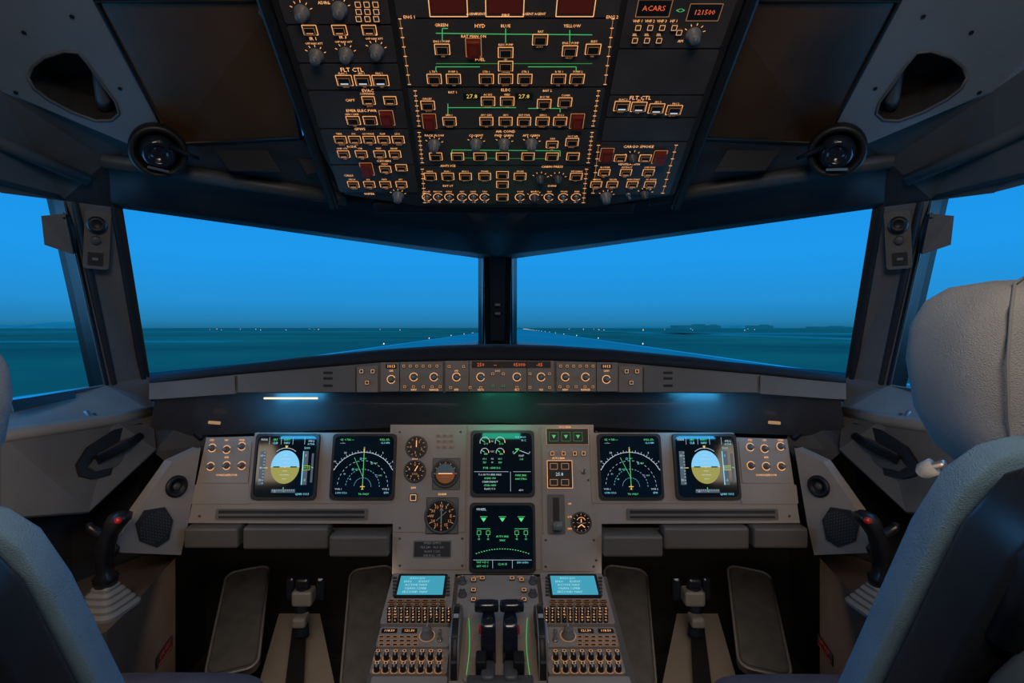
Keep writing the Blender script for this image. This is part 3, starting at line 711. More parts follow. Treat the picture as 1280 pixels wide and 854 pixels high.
for x,y in((453,464),(467,464),(460,478),(782,464),(795,464),(788,478)): fk(x,y,SQA,'pushbutton',h=.006,sc_=(.9,.9,1))
for x in(411,834):
    b=B()
    for y in(466,473,482):
        u,v=fg.uv(x,y); b.fill(u,v,.022,.006,.0066,BLACK)
    mk('vent_slots',b,fcu)
b=B(); b.X=gi; a=P(330,498,1.35); c=P(397,498,1.35); b.tube([a,c],.0022,WARMS,8)
mk('flood_lamp',b,gs,label='glowing warm flood lamp strip')
for x in(268,968):
    b=B(); b.X=gi; b.tube([P(x-7,528,1.38),P(x+7,529,1.38)],.004,ORPR,8); mk('flood_lamp',b,gs,label='dim amber flood lamp')
for sg in(1,-1):
    q=(lambda v:Vector(v)) if sg==1 else mx_
    b=B()
    b.poly([q(P(190,502,1.46)),q(P(250,502,1.46)),q(P(262,556,1.445)),q(P(235,600,1.42)),q(P(192,565,1.39))],DARK)
    b.tube([q(P(196,505,1.45)),q(P(222,522,1.44)),q(P(252,548,1.43))],.006,BLACK)
    mk('shade_sheet',b,solid=.004,label='dark fairing drawn as a sheet in the gap between glareshield end and side lining',cat='shade')  # dark sheet added where there is only a shaded open gap
# ---------------------------------------------------------------- speaker panels
for sg in(1,-1):
    pp=[(251,560),(215,577),(142,681),(151,691),(226,694),(235,655)]
    T1=P(251,560,1.395); T3=P(142,681,1.22); T5=P(226,694,1.35)
    fr=Fr(T3,T5-T3,T1-T3)
    flip=Matrix.Scale(-1,4,XU) if sg==-1 else Matrix.Identity(4)
    sp=thing('speaker_panel','grey corner panel with hexagonal speaker and air vent','speaker panel',Matrix.Translation(T3 if sg==1 else mx_(T3)))
    pre=Matrix.Translation(-(T3 if sg==1 else mx_(T3)))@flip@fr.mat()
    b=B(); b.X=pre; b.prism(fr.pts(pp),-.03,0,PANEL); mk('panel_body',b,sp,bevel=.003)
    b=B(); b.X=pre; hexo=fr.pts([(169,655),(180,638),(205,634),(215,650),(210,674),(195,684),(174,676)])
    cx=sum(p[0] for p in hexo)/7; cy=sum(p[1] for p in hexo)/7
    b.prism(hexo,0,.005,DARK)
    R=.034
    for i in range(-7,8):
        for j in range(-7,8):
            x=i*.0072+(j%2)*.0036; y=j*.0064
            if x*x+y*y<R*R: b.disc(cx+x,cy+y,.0024,.0054,GREYD,6)
    mk('speaker_grille',b,sp)
    b=B(); b.X=pre; c=fr.uv(220,608); b.lathe(c[0],c[1],[(.026,0),(.026,.006),(.019,.009),(.017,.002),(.001,.002)],BLACK,20); b.lathe(c[0],c[1],[(.009,.002),(.009,.006),(.004,.008)],GREYD,12)
    mk('air_vent',b,sp)
# ---------------------------------------------------------------- side consoles + sidesticks
for sg in(1,-1):
    q=(lambda v:Vector(v)) if sg==1 else mx_
    b=B(); zt=.66
    pts=[(-.83,1.45),(-.77,1.16),(-.76,1.09),(-.815,.95),(-.815,.35),(-1.01,.35),(-.98,1.3),(-.92,1.45)]
    b.prism([(p[0]*sg,p[1]) for p in pts],0,zt,CONS)
    o=mk('side_console',b,bevel=.012,label='brown side console carrying the sidestick',cat='console')
    b=B(); fr=Fr(q(Vector((-.768,1.14,.5))),Vector((-.06*sg*sg,.29,0)) if sg==1 else Vector((-.06,-.29,0)),Vector((0,0,1)))
    c=fr.uv(203,815) if sg==1 else fr.uv(1034,812)
    b.X=fr.mat()@Matrix.Translation((c[0],c[1],.006 ))
    b.fill(0,0,.10,.030,0,DARK)
    b.text('LIFE VEST',0,.005,.017,.001,REDPR); b.fill(0,-.009,.085,.003,.001,REDPR)
    mk('placard',b,o,label='dark placard with red lettering')
    bx=Vector((P(132,0,1.17).x*sg-(.0 if sg==1 else .02),1.17,zt))
    s=thing('sidestick','black sidestick with red button on grey stepped boot','sidestick',Matrix.Translation(bx)@Matrix.Rotation(math.radians(-4*sg),4,'Z')@Matrix.Scale(.93,4),group='pilot sidesticks')
    b=B()
    for k in range(5):
        w=.054-k*.008; z=k*.012; b.stack([(z,0,0,w,w*1.05),(z+.006,0,0,w,w*1.05),(z+.012,0,0,w-.006,w-.004)],BOOT,e=5,seg=24,smooth=False)
    mk('boot',b,s)
    b=B(); b.stack([(.055,0,0,.020,.022),(.075,0,0,.022,.026),(.085,0,-.002,.015,.018),(.11,.0,-.004,.014,.019),(.14,.003*sg,-.006,.017,.022),(.165,.008*sg,-.002,.016,.021),(.182,.015*sg,.004,.018,.023),(.200,.022*sg,.010,.024,.026),(.213,.027*sg,.012,.021,.022),(.219,.028*sg,.012,.010,.012)],STICKM,e=2.6,seg=24)
    b.tube([(-.012*sg,0,.17),(-.03*sg,-.008,.188),(-.034*sg,-.006,.198)],[.012,.010,.006],STICKM)
    b.stack([(.115,0,.014,.012,.012),(.13,0,.022,.014,.012),(.14,0,.018,.010,.010)],STICKM,e=2.5,seg=16)
    mk('grip',b,s)
    b=B(); b.X=Matrix.Translation((.040*sg,-.010,.205))@Matrix.Rotation(math.radians(65),4,'X'); b.lathe(0,0,[(.007,0),(.007,.008),(.004,.010)],REDB,14); mk('red_button',b,s)
    b=B(); fr=Fr(P(0,545,1.09),P(140,525,1.33)-P(0,545,1.09),P(110,640,1.22)-P(0,545,1.09))
    flip=Matrix.Scale(-1,4,XU) if sg==-1 else Matrix.Identity(4)
    sn=1 if (EYE-fr.O).dot(fr.n)>0 else -1
    b.X=flip@fr.mat()
    b.prism(fr.pts([(92,582),(106,560),(140,538),(172,530),(182,540),(172,566),(140,594),(112,600),(96,596)]),0,.012*sn,BLACK)
    b.prism(fr.pts([(104,586),(118,568),(150,550),(172,542),(172,552),(160,566),(135,586),(112,591)]),.012*sn,.018*sn,GREYD)
    p0=fr.uv(112,578); p1=fr.uv(166,548); b.tube([(p0[0],p0[1],.02*sn),(lerp(Vector(p0),Vector(p1),.5)[0],lerp(Vector(p0),Vector(p1),.5)[1],.034*sn),(p1[0],p1[1],.022*sn)],.010,BLACK)
    mk('grab_handle',b,label='black moulded grab handle in the side lining',cat='grab handle')
    b=B(); c=[q(P(17,508,1.15)),q(P(95,492,1.33)),q(P(97,500,1.32)),q(P(20,518,1.14))]
    b.poly([p+Vector((0,-.006,.006)) for p in c],BLACK)
    b.tube([q(P(92,520,1.30)),q(P(108,516,1.31)),q(P(118,532,1.29)),q(P(124,536,1.30))],.005,METAL)
    b.tube([q(P(100,526,1.30)),q(P(120,521,1.32))],.009,GREYD)
    mk('window_latch',b,solid=.003,label='metal sliding window latch on the sill',cat='latch')
    fr=Fr(P(120,300,1.365),W1-S1,S1-S2)
    mm=flip@fr.mat(); rt=thing('post_lamp','grey lamp plate with knobs on the window post','lamp',Matrix.Translation((mm.translation)))
    pre=Matrix.Translation(-mm.translation)@mm
    sn=1 if (EYE-fr.O).dot(fr.n)>0 else -1
    b=B(); b.X=pre; b.prism(rrect(.002,0,.052,.14,.008,3),0,.010*sn,SILLD); mk('mounting_plate',b,rt,bevel=.003)
    b=B(); b.X=pre@Matrix.Scale(sn,4,Vector((0,0,1))); b.lathe(.0,.038,[(.018,.010),(.020,.024),(.014,.034),(.010,.028)],BLACK,18); mk('lamp_head',b,rt)
    b=B(); b.X=pre@Matrix.Scale(sn,4,Vector((0,0,1))); b.lathe(0,.0,[(.011,.010),(.010,.018),(.006,.019)],GREYD,14); mk('knob',b,rt)
    b=B(); b.X=pre@Matrix.Scale(sn,4,Vector((0,0,1))); b.box((0,-.045,.012),(.030,.030,.006),BLACK); b.box((0,-.045,.016),(.012,.006,.006),GREY); mk('switch',b,rt)
    b=B(); L=[q(P(52,270,1.26)),q(P(82,267,1.28)),q(P(92,318,1.30)),q(P(56,306,1.27))]
    b.poly(L,GREYD); b.tube([q(P(80,268,1.28)),q(P(86,290,1.30)),q(P(90,312,1.34))],.006,BLACK)
    mk('visor_clip',b,solid=.012,bevel=.003,label='dark sun visor clip hanging at the side window',cat='clip')
    c=q(P(198,190,1.20)); d=(EYE-c).normalized(); d=(d+Vector((0,0,-.25))).normalized()
    R=d.to_track_quat('Z','Y').to_matrix().to_4x4(); an=thing('air_outlet','round black swivel air outlet under the ceiling lining','air vent',Matrix.Translation(c)@R,group='swivel air outlets')
    b=B(); b.lathe(0,0,[(.056,-.03),(.056,.004),(.050,.010),(.042,.004),(.040,-.02)],BLACK,28); mk('outlet_ring',b,an)
    b=B(); b.lathe(0,0,[(.002,-.03),(.025,-.028),(.034,-.012),(.036,.004),(.030,.018),(.020,.026),(.018,.020),(.002,.018)],BLACKG,24); mk('swivel_ball',b,an)
    b=B(); b.tube([(.02*sg,.02,.02),(.05*sg,.01,.02),(.075*sg,-.0,.012)],[.007,.005,.004],BLACK); b.tube([(-.02,-.03,.02),(.02,-.035,.02)],.003,GREY); mk('adjuster_arm',b,an)
    for j,pl in enumerate((((270,187),(335,186),(352,213),(288,211)),((362,178),(380,176),(402,214),(384,216)))):
        b=B(); b.poly([q(P(x,y,1.245+.02*j)+Vector((0,0,-.004))) for x,y in pl],BLACK)
        mk('grille_slot',b,solid=.006,label='black recessed slot in the forward ceiling',cat='slot')
    b=B(); cc=q(P(330,18,.95)); b.box((cc.x,cc.y,cc.z),(.012,.02,.01),GREY); mk('fastener',b,bevel=.003,label='small grey ceiling fastener',cat='fastener')
b=B(); b.tube([P(1150,592,1.12),P(1154,589,1.115),P(1168,583,1.10)],[.010,.016,.017],HEAD,14); b.tube([P(1168,583,1.10),P(1180,580,1.08)],.008,METAL)
mk('window_crank_knob',b,label='pale knob on a short metal arm by the sill',cat='knob')
# ---------------------------------------------------------------- pedestal
fp=Fr(P(622,854,1.04),XU,P(622,718,1.33)-P(622,854,1.04))
pd=thing('centre_pedestal','grey centre pedestal with throttles and control display units','pedestal',fp.mat())
b=B(); w0=fp.uv(458,854)[0]; w1=fp.uv(795,854)[0]; L=fp.uv(622,718)[1]-.008
b.prism([(w0,-.30),(w1,-.30),(w1,L),(w0,L)],-.03,0,PANELD)
b.box(((w0+w1)/2,(L-.34)/2,-.27),((w1-w0)*.9,(L+.20),.48),DARK)
mk('pedestal_body',b,pd,bevel=.004)
b_=B(); b_.lathe(0,0,[(.0055,0),(.0055,.006),(.0045,.011),(.003,.012)],BLACK,12); b_.fill(0,0,.003,.007,.0124,WHTD); b_.ring(0,0,.0068,.0078,.0006,AMBD,30,330); K_W=meshof(b_,'volume_knob')
KEYS='ABC123DEF45GHI456JKL78MNO789PQRST0UVWXYZ/SP+CLROVFY.-'
def cdu(s):
    m=(lambda x:x) if s==1 else (lambda x:1244-x)
    x0,x1=sorted((m(484),m(566))); c=fp.box(x0,722,x1,786)
    b=B(); b.prism(rrect(*c,.006,3),0,.012,PANEL); o=mk('control_display_unit',b,pd,bevel=.001,label='grey keypad unit with glowing blue screen')
    x0,x1=sorted((m(499),m(555)));c=fp.box(x0,727,x1,751); b=B(); b.prism(rrect(c[0],c[1],c[2]+.012,c[3]+.014,.004,2),.012,.015,BLACK); b.fill(c[0],c[1],c[2],c[3],.0154,LCD)
    for k,t in enumerate(('A320-200','ENG      IDENT','ACTIVE NAV','15JAN-12FEB','SECOND NAV')): b.text(t,c[0]-.012,c[1]+c[3]*(.36-k*.18),.009,.0158,LCDT)
    mk('screen',b,o)
    b=B()
    for r in range(2):
        for k in range(7):
            u,v=fp.uv(m(490+k*10.5),758.5+r*4.6); b.prism(rrect(u,v,.014,.008,.001,1),.012,.0155,BLACK); b.rect(u,v,.012,.006,.0005,.0158,AMBD)
    for r in range(5):
        for k in range(11):
            u,v=fp.uv(m(487+k*7.4),768.5+r*3.7); b.prism(rrect(u,v,.0092,.0068,.001,1),.012,.0155,BLACK); b.text(KEYS[(r*11+k)%len(KEYS)],u,v,.0066,.0158,AMB)
    for r in range(6):
        for xx in(494,560): u,v=fp.uv(m(xx),729+r*4.3); b.box((u,v,.014),(.009,.004,.004),GREYD)
    mk('keypad',b,o)
    x0,x1=sorted((m(473),m(562))); c=fp.box(x0,789,x1,814); b=B(); b.prism(rrect(*c,.005,2),0,.010,PANEL); o=mk('radio_panel',b,pd,bevel=.001,label='grey radio tuning panel with digits and knob')
    b=B()
    for xx,t in((487,'118.50'),(512,'121.50')): u,v=fp.uv(m(xx),794); b.fill(u,v,.032,.012,.0105,BLACK); b.text(t,u,v,.008,.011,AMB)
    for k in range(6):
        for yy in(801.5,806.5,811.5): u,v=fp.uv(m(477+k*8.5),yy); b.fill(u,v,.010,.0065,.0104,BLACK); b.rect(u,v,.009,.0055,.0006,.0107,AMBD)
    u,v=fp.uv(m(534),800); b.ring(u,v,.015,.0160,.0105,AMBD)
    mk('readout',b,o); inst('rotary_knob',K_L,o,(u,v,.010)); u,v=fp.uv(m(550),806); inst('toggle_switch',TOG,o,(u,v,.010))
    x0,x1=sorted((m(466),m(560))); c=fp.box(x0,817,x1,848); b=B(); b.prism(rrect(*c,.005,2),0,.010,PANEL); o=mk('audio_panel',b,pd,bevel=.001,label='grey audio panel with rows of black knobs')
    for r in range(4):
        for k in range(8):
            u,v=fp.uv(m(473+k*11-r*.6),821+r*7.6); inst('volume_knob' if r%2 else 'pushbutton',K_W if r%2 else SQA,o,(u,v,.010),scale=None if r%2 else (.75,.6,1))
cdu(1); cdu(-1)
for x0,x1 in((462,558),(686,790)):
    b=B(); c=fp.box(x0,851,x1,880); b.prism(rrect(*c,.004,2),0,.010,PANEL); mk('blank_panel',b,pd,bevel=.001)
b=B()
c=fp.box(568,722,676,860); b.prism(rrect(c[0],c[1],c[2],c[3],.006,2),0,.006,PANEL)
c=fp.box(579,764,666,860); b.prism(rrect(c[0],c[1],c[2]*.95,c[3],.01,3),.006,.014,PANEL)
for x in(604,612,634,642): 
    u,v=fp.uv(x,812); b.fill(u,v,.005,.11,.0146,BLACK)
b.wf=.5
for x in(586,659):
    last=None
    for k in range(15):
        t=k/14; y=780+72*t; bow=6*math.sin(math.pi*t)*(1 if x<622 else -1); pu,pv=fp.uv(x+bow*.4-(3*t if x<622 else -3*t),y)
        if last: b.line(last[0],last[1],pu,pv,.0022,.0148,GRN)
        if k%2: b.line(pu,pv,pu+.006*(1 if x<622 else -1),pv,.0016,.0148,GRND)
        last=(pu,pv)
b.wf=1
for k,t in enumerate(('TO GA','FLX MCT','CL','A/THR','0')):
    for dx in(-28,30):
        u,v=fp.uv(622+dx,783+k*15); b.text(t,u-.0,v,.006,.0147,WHTD)
for x,t in((596,'ECAM'),(650,'ATC'),(575,'DIM')): u,v=fp.uv(x,724); b.text(t,u,v,.006,.0066,AMBD)
mk('quadrant_plate',b,pd,bevel=.001)
for x,y,me in((578,731,K_M),(578,747,K_M),(592,729,SQA),(603,727,SQA),(640,727,SQA),(652,729,SQA),(666,731,K_M),(666,747,K_M),(592,742,SQA),(592,754,SQA),(655,742,SQA),(655,754,SQA)):
    u,v=fp.uv(x,y); inst('rotary_knob' if me==K_M else 'pushbutton',me,pd,(u,v,.006))
for sx in(-1,1):
    u=fp.uv(624,810)[0]+sx*.021; v=fp.uv(622,822)[1]
    b=B()
    b.stack([(.008,u,v-.012,.0150,.020),(.05,u,v-.006,.0145,.020),(.078,u,v+.004,.0140,.018),(.088,u,v+.008,.011,.013)],BLACKG,e=7,seg=28)
    mk('thrust_lever',b,pd)
    b=B(); b.X=Matrix.Translation((u+sx*.004,v+.034,.090))@Matrix.Rotation(math.pi/2,4,'Y'); b.lathe(0,0,[(.002,-.024),(.011,-.023),(.0125,-.01),(.0125,.01),(.011,.023),(.002,.024)],BLACKG,16)
    b.X=Matrix.Identity(4); b.box((u,v+.022,.078),(.018,.03,.018),BLACK)
    mk('lever_grip',b,pd,bevel=.002); 
    b=B(); b.box((u+sx*.016,v-.005,.070),(.004,.012,.010),REDB); mk('disconnect_button',b,pd)
    b=B(); b.stack([(.008,u,v-.06,.013,.022),(.03,u,v-.06,.013,.022),(.036,u,v-.06,.010,.017)],GREYD,e=6,seg=20); mk('reverser_block',b,pd)
for x,sx in((571,-1),(675,1)):
    u,v=fp.uv(x,812); b=B(); b.X=Matrix.Translation((u,v,.0))@Matrix.Rotation(math.pi/2,4,'Y')
    b.lathe(0,0,[(.02,-.008),(.076,-.008),(.079,-.005),(.079,.005),(.076,.008),(.02,.008)],BLACK,40)
    b.lathe(0,0,[(.0795,-.0085),(.0795,-.006)],GREY,40); b.lathe(0,0,[(.0795,.006),(.0795,.0085)],GREY,40)
    for k in range(0,36,3): 
        a=k*math.pi/18; b.box((.0795*math.cos(a),.0795*math.sin(a),0),(.0012,.010,.010),WHTD if k%9==0 else GREYD)
    mk('trim_wheel',b,pd)
for x in(564,683):
    u,v=fp.uv(x,808); b=B(); b.box((u,v,.02),(.005,.055,.03),WHTD); mk('trim_scale',b,pd,bevel=.002)
u,v=fp.uv(625,848)
for dx in(-.035,.035):
    b=B(); b.box((u+dx,v,.03),(.02,.03,.04),BLACK); mk('engine_master_switch',b,pd,bevel=.003)
b=B(); b.box((u,v-.03,.02),(.12,.02,.02),GREYD); mk('switch_guard',b,pd,bevel=.003)
# ---------------------------------------------------------------- footwells
for sg in(1,-1):
    X=lambda px: px if sg==1 else 1246-px
    def Qp(px,py,y): return P(X(px),py,y)
    for cs,lab in((((283,712,1.80),(338,712,1.80),(320,842,1.45),(258,842,1.45)),'a'),(((437,710,1.80),(492,710,1.80),(490,860,1.45),(426,860,1.45)),'b')):
        c=[Qp(*k) for k in cs]; O=(c[2]+c[3])/2; vd=(c[0]+c[1])/2-O; ln=vd.length; vd.normalize()
        ud=(XU-vd*vd.dot(XU)).normalized(); fr=Fr(O,ud,vd); wd=(c[2]-c[3]).length
        t=thing('footrest','dark rubber footrest plate with raised rim','footrest',fr.mat(),group='pilot footrests')
        b=B(); b.prism(rrect(0,ln/2,wd,ln,.03,5),-.02,0,GREYD); rr=rrect(0,ln/2,wd,ln,.03,5); b.tube([(p[0],p[1],.002) for p in rr+rr[:1]],.0035,RIMG,8); mk('rim',b,t)
        b=B(); b.prism(rrect(0,ln/2,wd*.88,ln*.94,.02,5),0,.004,RUBBER)
        mk('rubber_pad',b,t)
        inv=fr.mat().inverted()
        for vv_ in(.25,.75):
            b=B(); wpt=fr.mat()@Vector((0,ln*vv_,-.02)); b.tube([inv@wpt,inv@Vector((wpt.x,wpt.y,0))],.012,BLACK)
            mk('support_leg',b,t)
    bx=Qp(368,800,1.6); t=thing('rudder_pedals','grey rudder pedal column with black centre arm','pedal',Matrix.Translation((bx.x,1.6,0)),group='rudder pedal units')
    o=Vector((bx.x,1.6,0))
    b=B(); b.X=Matrix.Translation(-o)
    a=[Qp(352,770,1.75),Qp(396,770,1.75),Qp(416,870,1.47),Qp(324,870,1.47)]
    low=[Vector((p.x,p.y,0)) for p in a]; b.add(a+low,[(0,1,2,3),(0,1,5,4),(1,2,6,5),(2,3,7,6),(3,0,4,7)],PANELF)
    mk('column_base',b,t,bevel=.01)
    b=B(); b.X=Matrix.Translation(-o); 
    up=Vector((0,-.004,.012)); a=[Qp(368,775,1.72)+up,Qp(384,775,1.72)+up,Qp(380,870,1.46)+up,Qp(356,870,1.46)+up]; b.poly(a,BLACK)
    b.tube([Qp(378,800,1.64)+up,Qp(377,765,1.66),Qp(379,735,1.66)],[.02,.016,.02],BLACKG)
    mk('centre_arm',b,t,solid=.003)
    b=B(); b.X=Matrix.Translation(-o)
    c=Qp(380,745,1.66); b.box(tuple(c),(.06,.05,.045),GREY); c=Qp(376,775,1.64); b.box(tuple(c),(.04,.05,.03),GREY)
    c=Qp(380,726,1.67); b.box(tuple(c),(.04,.05,.03),BLACKG)
    for dx in(-.045,.045): b.box((c.x+dx,c.y+.02,c.z-.03),(.025,.03,.07),BLACKG)
    mk('pedal_head',b,t,bevel=.008)
# ---------------------------------------------------------------- seats
def seat(sg,cx,cy,head_dz,head_dy,name_lab,tl,hw=.205,hs=1.0):
    s=thing('pilot_seat',name_lab,'seat',Matrix.Translation((cx,cy+.30,0)))
    o=Matrix.Translation((-cx,-cy-.30,0))
    R=Matrix.Rotation(math.radians(26.7),4,'X')
    base=Matrix.Translation((cx,cy+.235,.58))@R
    b=B(); b.X=o@base
    b.stack([(0,0,.040,hw-.02,.010),(.012,0,.040,hw-.004,.016),(.05,0,.040,hw,.018),(tl-.10,0,.040,hw,.018),(tl-.04,0,.038,hw-.004,.016),(tl-.012,0,.036,hw-.018,.013),(tl,0,.036,hw-.04,.008)],FAB,e=9,seg=72)
    mk('backrest',b,s)
    b=B(); b.X=o@base
    b.stack([(-.02,0,-.008,hw-.01,.028),(tl-.06,0,-.008,hw-.003,.030),(tl-.015,0,-.008,hw-.014,.028),(tl+.008,0,-.008,hw-.04,.018)],FABD,e=9,seg=72)
    mk('seat_frame',b,s)
    b=B(); b.X=o@base
    b.stack([(-.02,0,-.085,hw-.02,.045),(tl-.16,0,-.085,hw-.012,.045),(tl-.10,0,-.078,hw-.03,.038),(tl-.07,0,-.07,hw-.06,.025)],OLIVE,e=9,seg=72)
    mk('back_shell',b,s)
    b=B(); b.X=o@base
    b.stack([(tl-.13,0,-.02,hw-.01,.034),(tl-.05,0,-.018,hw-.006,.036),(tl-.005,0,-.015,hw-.02,.032),(tl+.014,0,-.012,hw-.04,.022),(tl+.018,0,-.012,hw-.07,.012)],FABP if sg<0 else FABD,e=7,seg=64)
    mk('top_cover',b,s)
    hb=Matrix.Translation((cx,cy+.02+head_dy,1.105+head_dz))@Matrix.Rotation(math.radians(4),4,'X')@Matrix.Scale(hs,4)
    b=B(); b.X=o@hb
    b.stack([(0,0,0,.075,.030),(.006,0,0,.100,.048),(.025,0,.0,.120,.062),(.06,0,.0,.138,.070),(.11,0,-.0,.148,.074),(.145,0,-.002,.147,.073),(.170,0,-.004,.137,.066),(.184,0,-.006,.120,.054),(.191,0,-.006,.085,.032),(.193,0,-.006,.04,.012)],HEAD,e=3.4,seg=56)
    mk('headrest',b,s)
    for sd in(-1,1):
        b=B(); b.X=o@hb
        b.tube([(sd*.108,-.052,.030),(sd*.124,-.060,.07),(sd*.132,-.064,.12),(sd*.126,-.058,.165),(sd*.108,-.040,.188),(sd*.07,-.01,.1945)],.0014,HEADS,6)
        mk('piping_seam',b,s)
    for dx in(-.05,.05):
        b=B(); b.X=o
        b.tube([(cx+dx,cy-.03,1.04),(cx+dx,cy+.02+head_dy,1.115+head_dz)],.009,METAL); mk('headrest_post',b,s)
    b=B(); b.X=o
    b.box((cx,cy+.0+head_dy,1.098+head_dz),(.24,.07,.03),BLACK)
    mk('headrest_carrier',b,s,bevel=.008)
    b=B()
    b.X=o@Matrix.Translation((cx,cy+.43,.49)); b.stack([(0,0,0,.185,.18),(.02,0,0,hw,.195),(.08,0,0,hw,.195),(.105,0,0,.19,.18),(.112,0,0,.15,.14)],FABP,e=5,seg=36)
    mk('seat_cushion',b,s)
    b=B(); b.X=o; b.box((cx,cy+.41,.45),(.38,.40,.07),FABD); b.box((cx,cy+.40,.22),(.26,.30,.40),FABD); b.box((cx,cy+.40,.015),(.38,.46,.03),FABD)
    mk('seat_base',b,s,bevel=.01)
    b=B(); b.X=o; b.tube([(cx-hw*.9,cy+.43,.59),(cx-.1,cy+.45,.606),(cx,cy+.46,.608),(cx+.1,cy+.45,.606),(cx+hw*.9,cy+.43,.59)],.010,DARK); b.box((cx-.02,cy+.46,.62),(.06,.05,.02),METAL)
    mk('lap_belt',b,s,bevel=.002)
    return s
seat(1,.567,.45,0,.08,'blue-grey fabric pilot seat with pale headrest',.635)
seat(-1,-.606,.455,-.02,.055,'worn grey fabric pilot seat with low headrest',.565,hs=.86)
# ---------------------------------------------------------------- outside world
GRASS=M('grass_ground',(.22,.22,.10),.9,noise=.5,scale=.012)
RUNM=M('runway_asphalt',(.26,.44,.36),.85,noise=.15,scale=.02)
TAXI=M('taxiway_concrete',(.30,.38,.26),.85,noise=.2,scale=.02)
HILL=M('hill_haze',(.60,.52,.38),.9,noise=.15,scale=.004)  # pale base colour carries the distance haze
PAINTW=M('runway_paint',(.8,.9,.85),.8)
RL=M('runway_lamp',(1,.9,.75),emit=1.6)
GZ=-3.5
b=B(); b.poly([(-15000,-200,GZ),(15000,-200,GZ),(15000,22000,GZ),(-15000,22000,GZ)],GRASS)
mk('ground',b,kind='structure',label='dark grassy airfield stretching to the horizon')
rw=thing('runway','long asphalt runway with painted centre line','runway',Matrix.Translation((0,10,GZ)))
h=.03; b=B(); b.add([(-34,0,.03),(34,0,.03),(34+2500*h,2500,.03),(-34+2500*h,2500,.03)],[(0,1,2,3)],RUNM); mk('surface',b,rw)
b=B()
for k in range(40):
    y=k*60; b.add([(-.9+y*h,y,.06),(.9+y*h,y,.06),(.9+(y+34)*h,y+34,.06),(-.9+(y+34)*h,y+34,.06)],[(0,1,2,3)],PAINTW)
for sx in(-1,1): b.add([(sx*32.4+0,0,.06),(sx*33.4,0,.06),(sx*33.4+2500*h,2500,.06),(sx*32.4+2500*h,2500,.06)],[(0,1,2,3)],PAINTW)
mk('runway_marking',b,rw)
for x0,x1,y0,y1 in((120,1500,420,520),(-1500,-110,620,720),(140,170,60,900),(-700,-90,180,205)):
    b=B(); b.add([(x0,y0,0),(x1,y0,0),(x1,y1,0),(x0,y1,0)],[(0,1,2,3)],TAXI)
    mk('taxiway',b,loc=(0,0,GZ+.02),label='pale concrete taxiway strip across the grass',cat='taxiway')
b=B(); b.lathe(0,0,[(.12,0),(.12,.25),(.20,.3),(.26,.45),(.2,.6),(.05,.65)],RL,10); RLM=meshof(b,'runway_light')
for k in range(26):
    for sx in(-1,1):
        y=150+k*85; o=bpy.data.objects.new('runway_light',RLM); sc.collection.objects.link(o); o.location=(sx*37+y*h,y+10,GZ)
        sf=.5+y/1100; o.scale=(sf,sf,sf)
        o['label']='small glowing white runway edge lamp'; o['category']='lamp'; o['group']='runway edge lights'
for k in range(26):
    sx=-1 if k%2 else 1; y=900+random.random()*900; x=sx*(150+random.random()*(y*.45))
    o=bpy.data.objects.new('airfield_light',RLM); sc.collection.objects.link(o); o.location=(x,y,GZ); o.scale=(1.6,1.6,1.6+random.random()*3)
    o['label']='small distant glowing airfield lamp'; o['category']='lamp'; o['group']='distant airfield lamps'
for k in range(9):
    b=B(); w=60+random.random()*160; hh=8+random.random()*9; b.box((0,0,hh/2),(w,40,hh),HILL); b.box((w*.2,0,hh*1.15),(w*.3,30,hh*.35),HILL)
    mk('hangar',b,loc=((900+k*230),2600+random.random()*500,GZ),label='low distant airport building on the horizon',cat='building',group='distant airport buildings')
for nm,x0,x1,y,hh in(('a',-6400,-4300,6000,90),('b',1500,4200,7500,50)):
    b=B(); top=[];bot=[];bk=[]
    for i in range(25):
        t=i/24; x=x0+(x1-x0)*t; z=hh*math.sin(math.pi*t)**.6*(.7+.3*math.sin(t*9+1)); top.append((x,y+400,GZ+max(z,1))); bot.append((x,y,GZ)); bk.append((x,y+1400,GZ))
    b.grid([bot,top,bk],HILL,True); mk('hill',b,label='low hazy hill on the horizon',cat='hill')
w=bpy.data.worlds.new('World'); sc.world=w; w.use_nodes=True; nt=w.node_tree
bg=nt.nodes['Background']; tc=nt.nodes.new('ShaderNodeTexCoord'); sx=nt.nodes.new('ShaderNodeSeparateXYZ'); r=nt.nodes.new('ShaderNodeValToRGB')
nt.links.new(tc.outputs['Generated'],sx.inputs[0]); nt.links.new(sx.outputs['Z'],r.inputs['Fac']); nt.links.new(r.outputs['Color'],bg.inputs['Color'])
e=r.color_ramp.elements; e[0].position=0; e[0].color=(.011,.12,.24,1); e[1].position=.35; e[1].color=(.006,.225,.68,1)
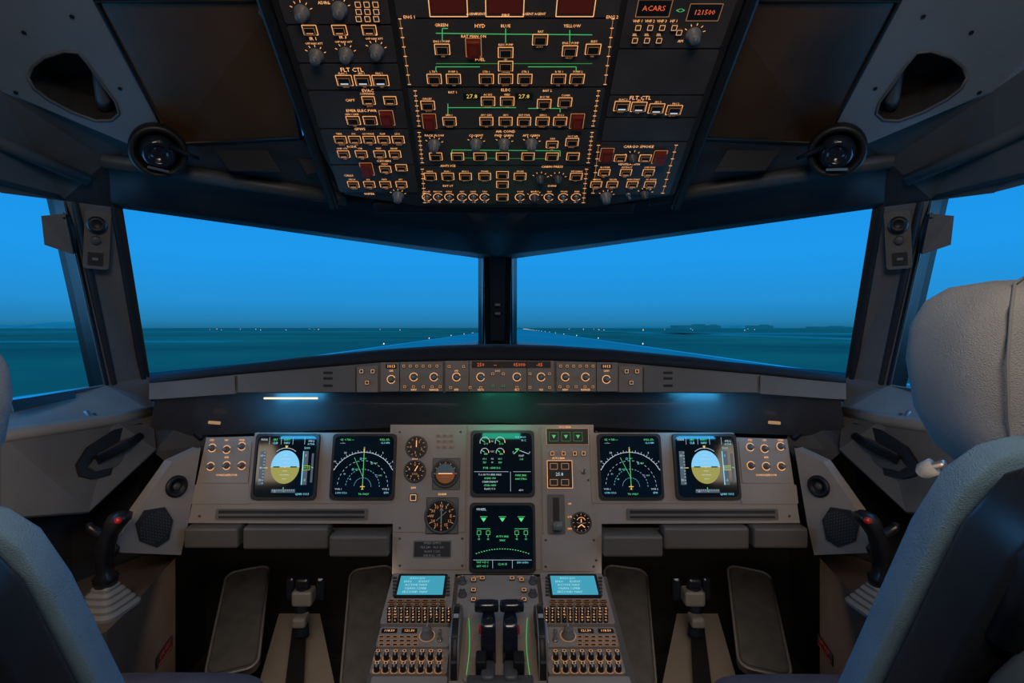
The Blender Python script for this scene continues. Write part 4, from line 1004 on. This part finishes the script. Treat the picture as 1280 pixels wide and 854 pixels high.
m=e.new(.012); m.color=(.014,.17,.36,1); m=e.new(.045); m.color=(.014,.225,.54,1); m=e.new(.12); m.color=(.010,.26,.69,1)
bg.inputs['Strength'].default_value=1.2
# ---------------------------------------------------------------- lights
def area(name,loc,tgt,size,power,col,sy=None):
    l=bpy.data.lights.new(name,'AREA'); l.energy=power; l.color=col; l.size=size
    if sy: l.shape='RECTANGLE'; l.size_y=sy
    o=bpy.data.objects.new(name,l); sc.collection.objects.link(o); o.location=loc
    o.rotation_euler=(Vector(tgt)-Vector(loc)).to_track_quat('-Z','Y').to_euler(); return o
area('dome_light',(0,-.45,1.9),(0,1.3,.8),.5,10,(1,.82,.66))
area('dome_light',(.35,-.1,1.95),(.6,.6,1.2),.2,1.3,(1,.94,.88))  # extra map lamp added to light the right headrest
for s in(-1,1):
    area('panel_flood',(s*.35,1.39,1.06),(s*.35,1.25,.7),.5,.55,(1,.72,.48),.03)
    area('footwell_fill',(s*.48,1.30,.66),(s*.48,1.66,.35),.4,.4,(1,.80,.62),.05)  # fill lamps added to lift the dark footwells
    area('console_fill',(s*.80,.9,1.02),(s*.85,1.2,.66),.15,.35,(1,.8,.6))  # added fill so the brown console tops read brighter
    area('underside_fill',(s*.51,1.33,1.0),(s*.51,1.40,1.06),.12,.22,(.05,.5,1),.03)  # added blue lamps stand in for display reflections on the glareshield underside
area('underside_fill',(.01,1.33,1.0),(.01,1.40,1.06),.10,.07,(.05,1,.6),.03)  # added green lamp, same stand-in above the centre displays
area('window_glow',(0,2.3,1.5),(0,1,1.1),1.6,4,(.12,.48,1),.4)
for s in(-1,1): area('window_glow',(s*1.3,1.0,1.35),(0,.9,1.0),.8,3,(.12,.48,1),.4)
# ---------------------------------------------------------------- camera
cam=bpy.data.cameras.new('camera'); co=bpy.data.objects.new('camera',cam); sc.collection.objects.link(co)
co.location=EYE; co.rotation_euler=(math.pi/2,0,0); cam.sensor_width=36; cam.lens=F/1280*36
cam.shift_x=(640-CX)/1280; cam.shift_y=(CY-427)/1280; cam.clip_start=.02; cam.clip_end=60000
sc.camera=co
sc.view_settings.view_transform='Standard'
